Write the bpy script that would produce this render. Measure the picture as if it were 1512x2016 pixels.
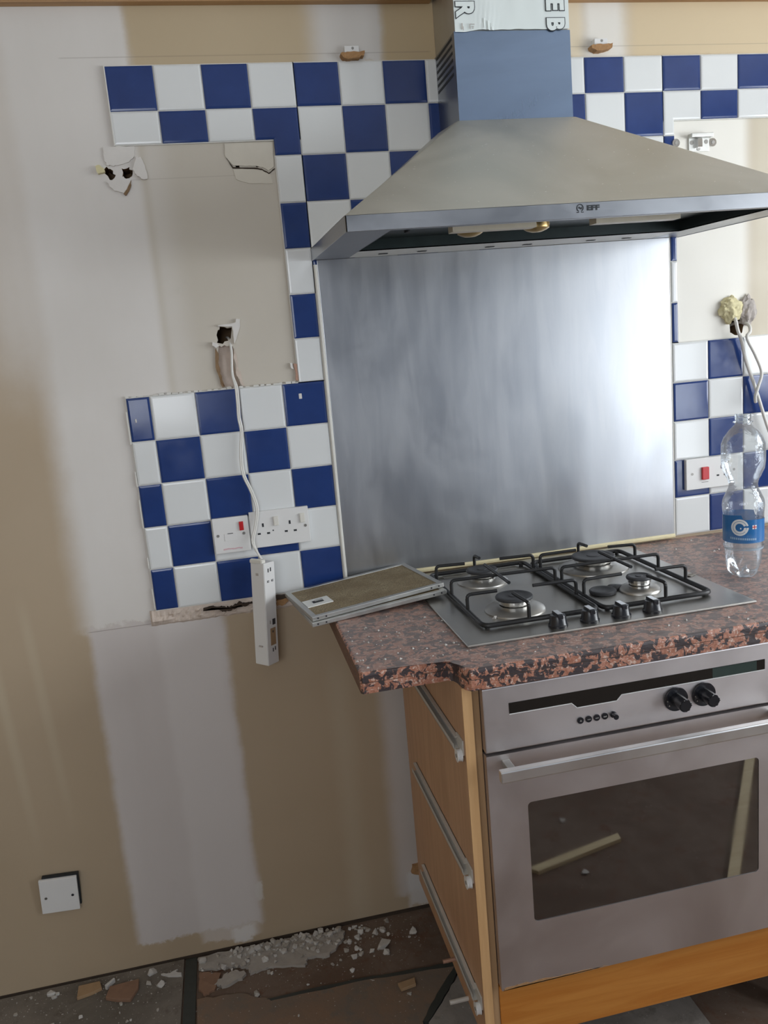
import bpy, bmesh, math, random
from mathutils import Matrix, Vector, noise
random.seed(7)
for o in list(bpy.data.objects): bpy.data.objects.remove(o)
S = bpy.context.scene
COL = S.collection
W = 0.91                       # height of the worktop: heights below are given relative to it
PI = math.pi

# ------------------------------------------------------------------ camera
cd = bpy.data.cameras.new('camera'); cam = bpy.data.objects.new('camera', cd); COL.objects.link(cam)
cd.sensor_fit = 'HORIZONTAL'; cd.sensor_width = 36; cd.lens = 36*1600.17/1512
cd.clip_start = 0.02; cd.clip_end = 60
rx, up, fw = Vector((.97577351, -.20129758, -.08570496)), Vector((.12059957, .16804105, .97837516)), Vector((.1825426, .96500854, -.18824641))
m = Matrix((rx, up, -fw)).transposed().to_4x4(); m.translation = (.146965, -1.879126, .530053+W)
cam.matrix_world = m
S.camera = cam

# ------------------------------------------------------------------ world, lights, exposure
S.view_settings.view_transform = 'Standard'; S.view_settings.look = 'None'
S.view_settings.gamma = 1.0; S.view_settings.use_curve_mapping = False
S.view_settings.exposure = 0.0
wd = bpy.data.worlds.new('sky'); S.world = wd; wd.use_nodes = True
bgn = wd.node_tree.nodes['Background']; bgn.inputs[0].default_value = (.72, .84, 1, 1); bgn.inputs[1].default_value = 1.2
RX, LX, FY, CZ = 2.62, -1.75, -2.95, 2.42      # room: right wall, left wall, wall behind the camera, ceiling
WIN1 = (-1.75, -.45, 1.08, 2.12)               # window in the right wall: y0,y1,z0,z1
WIN2 = (-2.82, -2.02, .45, 1.86)               # glazed door in the right wall, towards the back: y0,y1,z0,z1
FILL_WIN = (-1.45, .05, 1.12, 2.14)               # unseen window added for fill light, in the wall behind the camera: x0,x1,z0,z1
def area(name, loc, rot, sx, sy, power, col):
    l = bpy.data.lights.new(name, 'AREA'); l.shape = 'RECTANGLE'; l.size = sx; l.size_y = sy; l.energy = power; l.color = col
    o = bpy.data.objects.new(name, l); COL.objects.link(o); o.location = loc; o.rotation_euler = rot
    return o
area('window_and_fill_light', (RX+.10, (WIN1[0]+WIN1[1])/2, (WIN1[2]+WIN1[3])/2), (0, PI/2, 0), WIN1[3]-WIN1[2], WIN1[1]-WIN1[0], 46, (.93, .97, 1))
area('window_and_fill_light', (RX+.10, (WIN2[0]+WIN2[1])/2, (WIN2[2]+WIN2[3])/2), (0, PI/2, 0), WIN2[3]-WIN2[2], WIN2[1]-WIN2[0], 25, (.88, .94, 1))
area('window_and_fill_light', ((FILL_WIN[0]+FILL_WIN[1])/2, FY-.10, (FILL_WIN[2]+FILL_WIN[3])/2), (PI/2, 0, 0), FILL_WIN[1]-FILL_WIN[0], FILL_WIN[3]-FILL_WIN[2], 20, (.95, .97, 1))  # fill light shining through the added opening

# ------------------------------------------------------------------ node helpers
class NT:
    def __init__(s, name):
        s.m = bpy.data.materials.new(name); s.m.use_nodes = True; s.t = s.m.node_tree
        s.p = s.t.nodes['Principled BSDF']; s.out = s.t.nodes['Material Output']
        g = s.t.nodes.new('ShaderNodeNewGeometry'); s.pos = g.outputs['Position']; s.geo = g
    def n(s, kind, **kw):
        x = s.t.nodes.new(kind)
        for k, v in kw.items(): setattr(x, k, v)
        return x
    def link(s, a, b): s.t.links.new(a, b)
    def setin(s, sock, v):
        if hasattr(v, 'is_linked') or isinstance(v, bpy.types.NodeSocket): s.link(v, sock)
        else: sock.default_value = v
    def math(s, op, a, b=0.0):
        x = s.n('ShaderNodeMath', operation=op); s.setin(x.inputs[0], a); s.setin(x.inputs[1], b); return x.outputs[0]
    def mix(s, fac, a, b, blend='MIX'):
        x = s.n('ShaderNodeMix', data_type='RGBA', blend_type=blend); s.setin(x.inputs[0], fac)
        for i, v in ((6, a), (7, b)): s.setin(x.inputs[i], v if not isinstance(v, tuple) else (*v[:3], 1))
        return x.outputs[2]
    def noise(s, scale, detail=4, rough=.55, stretch=(1, 1, 1), off=(0, 0, 0), dist=0.0):
        mp = s.n('ShaderNodeMapping'); mp.inputs['Scale'].default_value = stretch; mp.inputs['Location'].default_value = off
        s.link(s.pos, mp.inputs['Vector'])
        x = s.n('ShaderNodeTexNoise'); x.inputs['Scale'].default_value = scale; x.inputs['Detail'].default_value = detail
        x.inputs['Roughness'].default_value = rough; x.inputs['Distortion'].default_value = dist
        s.link(mp.outputs[0], x.inputs['Vector']); return x.outputs['Fac']
    def ramp(s, fac, a, b, lo=0.0, hi=1.0, smooth=True):
        x = s.n('ShaderNodeMapRange', interpolation_type='SMOOTHSTEP' if smooth else 'LINEAR')
        s.setin(x.inputs['Value'], fac)
        for k, v in (('From Min', a), ('From Max', b), ('To Min', lo), ('To Max', hi)): x.inputs[k].default_value = v
        return x.outputs['Result']
    def bump(s, h, strength=.3, dist=.001):
        x = s.n('ShaderNodeBump'); x.inputs['Strength'].default_value = strength; x.inputs['Distance'].default_value = dist
        s.link(h, x.inputs['Height']); s.link(x.outputs[0], s.p.inputs['Normal']); return x
    def base(s, v): s.setin(s.p.inputs['Base Color'], v if not isinstance(v, tuple) else (*v[:3], 1))
    def rough(s, v): s.setin(s.p.inputs['Roughness'], v)
    def metal(s, v): s.p.inputs['Metallic'].default_value = v
    def xyz(s):
        x = s.n('ShaderNodeSeparateXYZ'); s.link(s.pos, x.inputs[0]); return x.outputs

def plain(name, col, rough=.5, metal=0.0, var=.12, scale=40, bump=0.0, ior=None):
    t = NT(name); f = t.noise(scale)
    d = tuple(c*(1-var) for c in col); l = tuple(min(1, c*(1+var)) for c in col)
    t.base(t.mix(f, d, l)); t.rough(rough); t.metal(metal)
    if bump: t.bump(t.noise(scale*4), bump, .001)
    if ior: t.p.inputs['IOR'].default_value = ior
    return t.m
def steel(name, col, rlo, rhi, stretch, scale=60, smear=3.0, bump=.05, smr=(1, 1, 1)):
    t = NT(name)
    g = t.noise(scale, 6, .7, stretch); sm = t.noise(smear, 4, .6, smr, dist=.6)
    r = t.math('ADD', t.ramp(sm, .3, .7, rlo, rhi), t.ramp(g, .2, .8, -.02, .02))
    t.base(t.mix(t.ramp(sm, .25, .75), tuple(c*.9 for c in col), tuple(min(1, c*1.06) for c in col)))
    t.rough(r); t.metal(1); t.bump(g, bump, .0006)
    return t.m
def wood(name, dark, light, rough=.45, axis='z', scale=14):
    t = NT(name); st = {'z': (6, 6, .35), 'x': (.35, 6, 6), 'y': (6, .35, 6)}[axis]
    g = t.noise(scale, 6, .6, st, dist=.8); h = t.noise(scale*6, 3, .6, st)
    c = t.mix(t.ramp(g, .3, .7), dark, light); c = t.mix(t.math('MULTIPLY', h, .25), c, tuple(x*.7 for x in dark))
    t.base(c); t.rough(rough); return t.m

M = {}
# wall paint: tan paint with skimmed plaster strips and bare board left behind the old units
def wall_material():
    t = NT('painted_wall'); x, y, z0 = t.xyz()
    z = t.math('SUBTRACT', z0, W)
    wob = t.math('MULTIPLY', t.math('SUBTRACT', t.noise(9, 5, .65), .5), .030)
    wob2 = t.math('MULTIPLY', t.math('SUBTRACT', t.noise(17, 6, .7, off=(3, 1, 5)), .5), .085)
    xs = t.math('ADD', x, wob); zs = t.math('ADD', z, wob2)
    tan = t.mix(t.noise(2.2, 3), (.395, .307, .207), (.46, .365, .255))
    c = tan
    def rect(c, x0, x1, z0, z1, col, sx0=.02, sx1=.02, sz=.006, k=1.0, jag=True):
        xx = xs if jag else x; zz = zs if jag else z
        f = t.ramp(xx, x0-sx0, x0+sx0)
        f = t.math('MULTIPLY', f, t.ramp(xx, x1-sx1, x1+sx1, 1, 0))
        f = t.math('MULTIPLY', f, t.ramp(zz, z0-sz, z0+sz))
        f = t.math('MULTIPLY', f, t.ramp(zz, z1-sz, z1+sz, 1, 0))
        if k != 1: f = t.math('MULTIPLY', f, k)
        return t.mix(f, c, col)
    white = t.mix(t.noise(3.1, 4, .6, (1.6, 1, .6)), (.60, .565, .52), (.70, .675, .645))
    lilac = t.mix(t.noise(3.5, 4, .6, (2, 1, .5), off=(2, 2, 2)), (.53, .485, .46), (.62, .58, .56))
    bare = t.mix(t.noise(3.5, 4), (.50, .457, .385), (.57, .525, .45))
    # upper left plaster
    c = rect(c, -.212, .055, -.03, 1.5, white, .035, .012, .01)
    c = rect(c, -.30, -.20, .55, 1.5, white, .05, .03, .12, .75)
    c = rect(c, .045, .335, .48, 1.01, bare, .012, .01, .004, jag=False)
    c = rect(c, .058, .10, .48, 1.2, white, .01, .03, .01, .45, jag=False)
    # lower left plaster strip, two coats
    c = rect(c, -.205, .098, -.845, -.026, lilac, .012, .012, .006)
    c = rect(c, -.055, .088, -.88, -.03, (.655, .62, .60), .012, .016, .006, .55)
    c = rect(c, .02, .075, -.885, -.85, (.70, .68, .66), .01, .01, .006, .8)
    c = rect(c, .09, .108, -.785, -.745, (.62, .60, .57), .004, .004, .004, .8)
    # strip by the cabinet end panel
    c = rect(c, .452, .60, -.86, -.03, lilac, .022, .01, .01, .8)
    c = rect(c, .48, .56, -.90, -.80, (.62, .60, .58), .008, .01, .008, .8)
    c = rect(c, .33, .37, -.9, -.2, (.50, .43, .32), .025, .03, .05, .5)
    # above the tiles
    c = rect(c, .055, .72, 1.12, 1.5, t.mix(t.noise(3, 3), (.45, .355, .225), (.50, .40, .265)), .012, .02, .006)
    c = rect(c, .437, .592, 1.15, 1.5, (.60, .575, .545), .035, .012, .01, .95)
    c = rect(c, .592, .72, 1.15, 1.5, (.47, .35, .195), .012, .02, .01, .6)
    c = rect(c, .90, 1.06, 1.15, 1.5, (.70, .60, .44), .03, .015, .01, .9)
    c = rect(c, 1.06, 1.17, 1.15, 1.5, (.74, .71, .65), .02, .03, .01, .95)
    c = rect(c, 1.17, 1.60, 1.15, 1.5, (.66, .53, .34), .03, .03, .01, .8)
    # behind the right-hand unit
    c = rect(c, 1.20, 1.485, .48, 1.03, t.mix(t.noise(4, 3), (.76, .735, .66), (.80, .78, .72)), .01, .025, .004, jag=False)
    c = rect(c, 1.485, 1.95, .48, 1.03, (.56, .50, .385), .03, .02, .004, jag=False)
    # pale trowel streaks on the tan paint
    for (a, b, d) in ((-.42, -.06, .62), (-.335, -.02, .5)):
        sl = t.math('ADD', x, t.math('MULTIPLY', z, .05))
        f = t.math('MULTIPLY', t.ramp(sl, a-.018, a), t.ramp(sl, a, a+.018, 1, 0))
        f = t.math('MULTIPLY', f, t.math('MULTIPLY', t.ramp(z, b-.55, b-.2), t.ramp(z, b, b+.12, 1, 0)))
        c = t.mix(t.math('MULTIPLY', f, d*.7), c, (.52, .45, .33))
    # pencil and score lines
    for (a, b, zz, s) in ((-.21, -.06, -.031, .5), (-.09, .70, 1.177, .3), (.96, 1.6, 1.182, .3), (.0, .33, .938, .18)):
        d = t.math('ABSOLUTE', t.math('SUBTRACT', z, zz))
        f = t.math('MULTIPLY', t.ramp(d, .0004, .0016, 1, 0), t.math('MULTIPLY', t.ramp(x, a, a+.01), t.ramp(x, b-.01, b, 1, 0)))
        c = t.mix(t.math('MULTIPLY', f, s), c, (.18, .14, .11))
    dirt = t.ramp(t.noise(6, 6, .7, off=(9, 1, 4)), .60, .80)
    c = t.mix(t.math('MULTIPLY', dirt, .10), c, (.25, .2, .15))
    t.base(c); t.rough(t.ramp(t.noise(5, 3), .3, .7, .42, .6)); t.bump(t.noise(55, 4), .10, .0015)
    return t.m
M['wall'] = wall_material()
M['core'] = plain('broken_plasterboard', (.22, .14, .075), .9, var=.4, scale=60, bump=.5)
M['paint'] = plain('tan_paint', (.46, .36, .23), .6, var=.05, scale=3)
M['greypaint'] = plain('blue_grey_paint', (.22, .24, .28), .6, var=.05, scale=3)
M['ceiling'] = plain('white_ceiling', (.72, .71, .69), .8, var=.03, scale=3)
M['plaster'] = plain('torn_white_plaster', (.68, .655, .62), .85, var=.10, scale=30, bump=.3)
M['paperflap'] = plain('torn_board_paper', (.60, .56, .48), .8, var=.08, scale=30, bump=.2)
M['roughplaster'] = plain('rough_plaster', (.58, .49, .42), .95, var=.22, scale=45, bump=.7)
M['crack'] = plain('dark_crack', (.045, .03, .02), .95, var=.3)
M['white_tile'] = plain('white_glazed_tile', (.70, .715, .71), .12, var=.025, scale=8)
t = NT('blue_glazed_tile'); t.base(t.mix(t.noise(14, 5, .6), (.011, .030, .125), (.020, .052, .20))); t.rough(t.ramp(t.noise(9, 4), .35, .7, .10, .22)); t.bump(t.noise(30, 2), .04, .001); M['blue_tile'] = t.m
M['grout'] = plain('white_grout', (.66, .65, .61), .85, var=.15, scale=50, bump=.3)
M['oldgrout'] = plain('stained_edge', (.52, .46, .36), .9, var=.25, scale=60, bump=.4)
# steels
def splash_steel():
    t = NT('smeared_brushed_steel')
    g = t.noise(70, 6, .7, (8, 8, .25)); sm = t.noise(3.2, 5, .55, (1.4, 1, .7), dist=.8); s2 = t.noise(11, 6, .65, (2.2, 1, .28), dist=.5)
    r = t.math('ADD', t.ramp(sm, .3, .7, .30, .40), t.ramp(s2, .25, .8, -.02, .03))
    t.base(t.mix(t.ramp(s2, .3, .8), (.455, .47, .495), (.515, .525, .54))); t.rough(r); t.metal(1); t.bump(g, .05, .0006)
    return t.m
M['splash'] = splash_steel()
M['hood'] = steel('hood_satin_steel', (.64, .63, .575), .46, .56, (.3, 8, 8), 60, 4.0)
def hood_steel():
    t = NT('dusty_hood_steel'); g = t.noise(60, 6, .7, (.3, 8, 8)); sm = t.noise(4, 5, .6, dist=.8)
    sp = t.ramp(t.noise(190, 1, .4, off=(3, 3, 3)), .765, .785)
    c = t.mix(t.ramp(sm, .3, .7), (.575, .57, .515), (.66, .645, .59)); c = t.mix(sp, c, (.85, .85, .82))
    t.base(c); t.rough(t.ramp(sm, .3, .7, .46, .56)); t.metal(.92); t.bump(g, .05, .0006); return t.m
M['hood'] = hood_steel()
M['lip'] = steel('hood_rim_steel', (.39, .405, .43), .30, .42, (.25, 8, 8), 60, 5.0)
M['duct'] = steel('blue_tinted_duct_steel', (.25, .33, .47), .27, .34, (8, 8, .3), 14, 4.0, bump=.01, smr=(.5, 1, 2.0))  # bluish tint set in the base colour of the flue front
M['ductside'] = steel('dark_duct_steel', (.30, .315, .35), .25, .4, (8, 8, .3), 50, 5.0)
M['oven'] = steel('oven_brushed_steel', (.72, .672, .665), .40, .48, (.2, 9, 9), 80, 3.5)
M['hobsteel'] = steel('hob_brushed_steel', (.50, .485, .455), .30, .44, (.25, 9, 9), 70, 8.0)
M['alu'] = steel('dull_aluminium', (.57, .57, .545), .35, .5, (1, 1, 1), 90, 12)
M['chrome'] = plain('bright_metal', (.75, .75, .74), .18, 1.0, .05)
M['handle'] = steel('handle_aluminium', (.84, .84, .83), .32, .40, (.3, 9, 9), 60, 6)
t = NT('greasy_filter_mesh'); gr = t.noise(16, 6, .65); fine = t.noise(420, 2, .5)
c = t.mix(t.ramp(gr, .3, .72), (.25, .18, .09), (.44, .36, .22)); t.base(t.mix(t.ramp(fine, .3, .7), (.17, .13, .07), c)); t.rough(.62); t.p.inputs['Metallic'].default_value = .3; t.bump(fine, .5, .0012); M['mesh'] = t.m
M['black'] = plain('black_enamel', (.012, .012, .013), .42, var=.3, scale=90, bump=.1)
M['blackplastic'] = plain('black_plastic', (.015, .016, .02), .25, var=.2)
M['blackdull'] = plain('worn_black_cap', (.035, .036, .04), .5, var=.35, scale=70)
M['void'] = plain('dark_interior', (.012, .015, .018), .6, var=.2)
t = NT('oven_glass'); t.base((.010, .008, .007)); t.rough(t.ramp(t.noise(7, 5), .3, .7, .02, .07)); t.p.inputs['IOR'].default_value = 2.7; M['ovenglass'] = t.m
M['display'] = plain('black_display_glass', (.012, .011, .010), .12, ior=1.6)
M['displaygreen'] = plain('green_black_display', (.035, .055, .05), .15, ior=1.6)
M['whiteplastic'] = plain('white_plastic', (.72, .715, .70), .3, var=.03, scale=20)
M['creamplastic'] = plain('cream_plastic', (.70, .68, .62), .35, var=.05, scale=20)
M['red'] = plain('red_rocker', (.50, .018, .022), .25, var=.1)
M['pink'] = plain('faded_pink_print', (.62, .42, .45), .6, var=.15)
M['dark'] = plain('dark_marking', (.03, .03, .035), .6, var=.1)
M['screw'] = plain('screw_head', (.30, .29, .27), .4, .8, .2)
M['cable'] = plain('white_cable_sheath', (.70, .69, .65), .45, var=.06, scale=15)
M['beech'] = wood('beech_veneer', (.46, .26, .14), (.56, .335, .19), .4, 'z', 9)
M['beechedge'] = wood('beech_edge', (.56, .33, .15), (.66, .41, .20), .4, 'z', 9)
M['beechdull'] = wood('beech_carcass_edge', (.36, .22, .11), (.43, .27, .14), .5, 'z', 9)
M['filler'] = wood('orange_beech', (.46, .165, .028), (.56, .235, .05), .3, 'x', 8)
M['rail'] = wood('stained_timber_rail', (.30, .16, .065), (.44, .255, .11), .5, 'x', 10)
M['batten'] = wood('bare_timber', (.62, .50, .30), (.74, .62, .40), .6, 'x', 12)
M['runner'] = plain('white_metal_runner', (.55, .53, .49), .4, .1, .1, 60)
M['copper'] = plain('dull_copper', (.42, .25, .18), .45, .4, .2)
M['sealant'] = plain('yellowed_sealant', (.74, .66, .42), .5, var=.12, scale=50)
M['wsealant'] = plain('white_sealant', (.72, .71, .66), .5, var=.1, scale=50)
M['chipboard'] = plain('chipboard_core', (.16, .085, .05), .85, var=.4, scale=200)
M['ragwood'] = plain('splintered_chipboard', (.36, .20, .09), .95, var=.45, scale=150, bump=.6)
M['foam'] = plain('expanding_foam', (.66, .60, .36), .8, var=.15, scale=40, bump=.5)
M['greyfill'] = plain('grey_filler', (.43, .39, .36), .9, var=.2, scale=50, bump=.5)
M['film'] = plain('white_protective_film', (.72, .78, .765), .28, var=.02, scale=5)
M['ink'] = plain('black_print', (.012, .016, .02), .5)
M['gold'] = plain('gold_lamp_cap', (.60, .42, .18), .3, .9, .15)
M['lens'] = plain('lamp_cover', (.66, .60, .48), .4, var=.1)
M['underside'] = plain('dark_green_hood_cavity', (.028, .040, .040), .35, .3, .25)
M['stripsteel'] = plain('underside_pale_metal', (.76, .77, .74), .4, .0, .06, 12)
M['frame'] = plain('white_window_frame', (.75, .75, .74), .35, var=.03)
M['chip'] = plain('white_rubble', (.50, .48, .45), .9, var=.15, scale=80, bump=.3)
M['chipg'] = plain('grey_rubble', (.36, .33, .29), .95, var=.25, scale=60, bump=.5)
M['adhesive'] = plain('old_tile_adhesive', (.35, .32, .285), .95, var=.25, scale=35, bump=.7)
M['tan_tile'] = plain('tan_quarry_tile', (.34, .22, .12), .7, var=.2, scale=40)
M['brown_tile'] = plain('brown_quarry_tile', (.235, .135, .085), .7, var=.25, scale=40)
M['flagstone'] = None
def granite():
    t = NT('red_granite_laminate')
    a = t.noise(62, 4, .62, dist=.7); b = t.noise(150, 3, .6, off=(4, 4, 4), dist=.5); d = t.noise(34, 3, .6, off=(1, 7, 2))
    c = t.mix(t.ramp(b, .35, .65), (.33, .125, .070), (.48, .22, .145))
    c = t.mix(t.ramp(t.noise(230, 2), .56, .66), c, (.62, .46, .38))
    k = t.math('ADD', t.math('MULTIPLY', a, .72), t.math('MULTIPLY', d, .28))
    c = t.mix(t.ramp(k, .488, .520), c, (.040, .028, .030))
    nz = t.n('ShaderNodeSeparateXYZ'); t.link(t.geo.outputs['Normal'], nz.inputs[0])     # flat top paled: building dust plus surface glare put into the colour
    dust_glare = t.math('MULTIPLY', t.ramp(nz.outputs[2], .90, .99), t.ramp(t.noise(75, 5, .7, (.6, 1.6, 1), off=(2, 9, 1)), .25, .75, .34, .66))
    c = t.mix(dust_glare, c, (.315, .262, .243)); t.base(c); t.rough(t.ramp(t.noise(6, 4), .3, .7, .40, .50)); t.p.inputs['IOR'].default_value = 1.75; t.bump(t.noise(110, 4, .6, (.5, 2.2, 1)), .55, .0022)
    return t.m
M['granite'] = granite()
def floor_mat(name, cols, sc, rough=.8):
    t = NT(name); a = t.noise(sc, 6, .65, dist=.6); b = t.noise(sc*4.3, 6, .7, off=(5, 5, 5)); s = t.noise(160, 2, .5, off=(8, 3, 1))
    c = t.mix(t.ramp(a, .35, .65), cols[0], cols[1]); c = t.mix(t.ramp(b, .50, .72), c, cols[2])
    c = t.mix(t.math('MULTIPLY', t.ramp(s, .68, .74), .8), c, (.42, .39, .35))
    t.base(c); t.rough(rough); t.bump(b, .5, .004); return t.m
M['floor'] = floor_mat('dirty_concrete_floor', ((.105, .064, .042), (.155, .11, .082), (.12, .055, .03)), 4)
M['slate'] = floor_mat('grey_stone_flag', ((.125, .108, .088), (.19, .165, .138), (.10, .08, .062)), 5)
M['slatelight'] = floor_mat('pale_grey_flag', ((.19, .17, .15), (.26, .235, .21), (.16, .14, .12)), 6)
M['clay'] = floor_mat('worn_clay_flag', ((.20, .125, .078), (.16, .12, .09), (.13, .115, .095)), 5)
M['groove'] = plain('dark_green_groove', (.035, .038, .033), .6, var=.3, scale=60)
t = NT('clear_bottle_plastic')
fr = t.n('ShaderNodeFresnel'); fr.inputs[0].default_value = 1.45
tr = t.n('ShaderNodeBsdfTransparent'); tr.inputs[0].default_value = (.95, .965, .97, 1)
gl = t.n('ShaderNodeBsdfGlossy'); gl.inputs[0].default_value = (.95, .97, 1, 1); gl.inputs[1].default_value = .06
bp = t.n('ShaderNodeBump'); bp.inputs['Strength'].default_value = .5; bp.inputs['Distance'].default_value = .004; t.link(t.noise(60, 3), bp.inputs['Height'])
t.link(bp.outputs[0], gl.inputs['Normal']); t.link(bp.outputs[0], fr.inputs['Normal'])
mx = t.n('ShaderNodeMixShader'); t.link(t.math('ADD', t.math('MULTIPLY', fr.outputs[0], .75), .03), mx.inputs[0])
df = t.n('ShaderNodeBsdfTranslucent'); df.inputs[0].default_value = (.85, .89, .92, 1); dd_ = t.n('ShaderNodeBsdfDiffuse'); dd_.inputs[0].default_value = (.80, .84, .87, 1)
m1 = t.n('ShaderNodeMixShader'); m1.inputs[0].default_value = .5; t.link(df.outputs[0], m1.inputs[1]); t.link(dd_.outputs[0], m1.inputs[2])
m2 = t.n('ShaderNodeMixShader'); t.link(t.ramp(t.noise(35, 4), .3, .7, .06, .16), m2.inputs[0]); t.link(tr.outputs[0], m2.inputs[1]); t.link(m1.outputs[0], m2.inputs[2])
t.link(m2.outputs[0], mx.inputs[1]); t.link(gl.outputs[0], mx.inputs[2]); t.link(mx.outputs[0], t.out.inputs[0])
M['bottle'] = t.m
def label_mat(name, col, alpha):
    t = NT(name); t.base(t.mix(t.noise(20), tuple(c*.85 for c in col), col)); t.rough(.25); t.p.inputs['Alpha'].default_value = alpha; return t.m
M['label'] = label_mat('blue_label_film', (.015, .17, .47), .88)
M['labelband'] = label_mat('pale_label_band', (.42, .55, .66), .6)
M['labelwhite'] = plain('white_label_print', (.80, .83, .84), .35, var=.04)
M['labelpale'] = plain('pale_blue_label_print', (.30, .47, .66), .35, var=.1)
M['blueduct'] = M['duct']

# ------------------------------------------------------------------ mesh helpers
ORG = {}
def org(o): return ORG.get(o.name, Vector((0, 0, 0)))
def obj(name, bm, mats, parent=None, smooth=False, local=False, origin=None):
    """link one bmesh (built in world coordinates unless local) as one mesh object"""
    if not isinstance(mats, (list, tuple)): mats = [mats]
    bmesh.ops.remove_doubles(bm, verts=bm.verts, dist=1e-6)
    bmesh.ops.recalc_face_normals(bm, faces=bm.faces)
    me = bpy.data.meshes.new(name); o = bpy.data.objects.new(name, me); COL.objects.link(o)
    if parent is not None:
        o.parent = parent
        if not local: bmesh.ops.translate(bm, vec=-org(parent), verts=bm.verts)
        ORG[o.name] = org(parent).copy()
    elif not local:
        if origin is None:
            xs = [v.co for v in bm.verts]
            origin = Vector(((min(v.x for v in xs)+max(v.x for v in xs))/2, (min(v.y for v in xs)+max(v.y for v in xs))/2, min(v.z for v in xs)))
        origin = Vector(origin); bmesh.ops.translate(bm, vec=-origin, verts=bm.verts); o.location = origin; ORG[o.name] = origin
    for f in bm.faces: f.smooth = smooth
    bm.to_mesh(me); bm.free()
    for mm in mats: me.materials.append(mm if not isinstance(mm, str) else M[mm])
    if smooth:
        try: me.set_sharp_from_angle(angle=math.radians(40))
        except Exception: pass
    return o
def thing(name, label, cat, loc, group=None, rot=None):
    o = bpy.data.objects.new(name, None); COL.objects.link(o); o.empty_display_size = .05
    o.location = loc; ORG[o.name] = Vector(loc); o['label'] = label; o['category'] = cat
    if rot: o.rotation_euler = rot
    if group: o['group'] = group
    return o
def tag(o, label, cat, group=None):
    o['label'] = label; o['category'] = cat
    if group: o['group'] = group
    return o
def struct(o): o['kind'] = 'structure'; return o
def box(bm, x0, x1, y0, y1, z0, z1, mi=0, bev=0.0, seg=2):
    r = bmesh.ops.create_cube(bm, size=1); vs = r['verts']
    for v in vs: v.co = Vector((x0+(v.co.x+.5)*(x1-x0), y0+(v.co.y+.5)*(y1-y0), z0+(v.co.z+.5)*(z1-z0)))
    fs = {f for v in vs for f in v.link_faces}
    for f in fs: f.material_index = mi
    if bev:
        es = {e for v in vs for e in v.link_edges}
        bmesh.ops.bevel(bm, geom=list(es), offset=bev, segments=seg, affect='EDGES', profile=.6, material=-1)
def B(*a, **k):
    bm = bmesh.new(); box(bm, *a, **k); return bm
def prism(bm, pts, a, b, axis='z', mi=0, inset_top=0.0):
    """polygon pts extruded between a and b along axis; pts are the two other coordinates in x,y,z order"""
    def P(p, h):
        if axis == 'z': return Vector((p[0], p[1], h))
        if axis == 'y': return Vector((p[0], h, p[1]))
        return Vector((h, p[0], p[1]))
    lo = [bm.verts.new(P(p, a)) for p in pts]; hi = [bm.verts.new(P(p, b)) for p in pts]
    n = len(pts); fs = []
    fs.append(bm.faces.new(lo)); fs.append(bm.faces.new(hi))
    for i in range(n): fs.append(bm.faces.new((lo[i], lo[(i+1) % n], hi[(i+1) % n], hi[i])))
    for f in fs: f.material_index = mi
    return fs
def cyl(bm, c, r, d, axis='z', seg=32, r2=None, mi=0, bev=0.0):
    """cylinder from c along +axis for length d"""
    R_ = bmesh.ops.create_cone(bm, cap_ends=True, segments=seg, radius1=r, radius2=r if r2 is None else r2, depth=abs(d)); vs = R_['verts']
    rot = {'z': Matrix(), 'x': Matrix.Rotation(PI/2, 4, 'Y'), 'y': Matrix.Rotation(-PI/2, 4, 'X')}[axis[-1]]
    sg = -1 if axis[0] == '-' else 1
    if sg < 0: rot = rot @ Matrix.Rotation(PI, 4, 'X')
    off = {'z': Vector((0, 0, 1)), 'x': Vector((1, 0, 0)), 'y': Vector((0, 1, 0))}[axis[-1]]*sg*abs(d)/2
    for v in vs: v.co = rot @ v.co + off + Vector(c)
    fs = {f for v in vs for f in v.link_faces}
    for f in fs: f.material_index = mi
    if bev:
        es = [e for e in {e for v in vs for e in v.link_edges} if any(len(f.verts) > 4 for f in e.link_faces)]
        bmesh.ops.bevel(bm, geom=es, offset=bev, segments=2, affect='EDGES')
def Cy(*a, **k):
    bm = bmesh.new(); cyl(bm, *a, **k); return bm
def lathe(bm, prof, c, seg=48, mi=0, mod=None):
    rings = []
    for (z, r) in prof:
        ring = []
        for k in range(seg):
            a = 2*PI*k/seg; rr, zz = (r, z) if mod is None else mod(z, r, a)
            ring.append(bm.verts.new((c[0]+rr*math.cos(a), c[1]+rr*math.sin(a), c[2]+zz)))
        rings.append(ring)
    for p, q in zip(rings, rings[1:]):
        for k in range(seg):
            f = bm.faces.new((p[k], p[(k+1) % seg], q[(k+1) % seg], q[k])); f.material_index = mi
    return rings
def smoothpath(pts, n=6):
    pts = [Vector(p) for p in pts]; out = []
    for i in range(len(pts)-1):
        p0, p1, p2, p3 = pts[max(i-1, 0)], pts[i], pts[i+1], pts[min(i+2, len(pts)-1)]
        for k in range(n):
            s = k/n
            out.append(.5*((2*p1)+(-p0+p2)*s+(2*p0-5*p1+4*p2-p3)*s*s+(-p0+3*p1-3*p2+p3)*s**3))
    out.append(pts[-1]); return out
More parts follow.
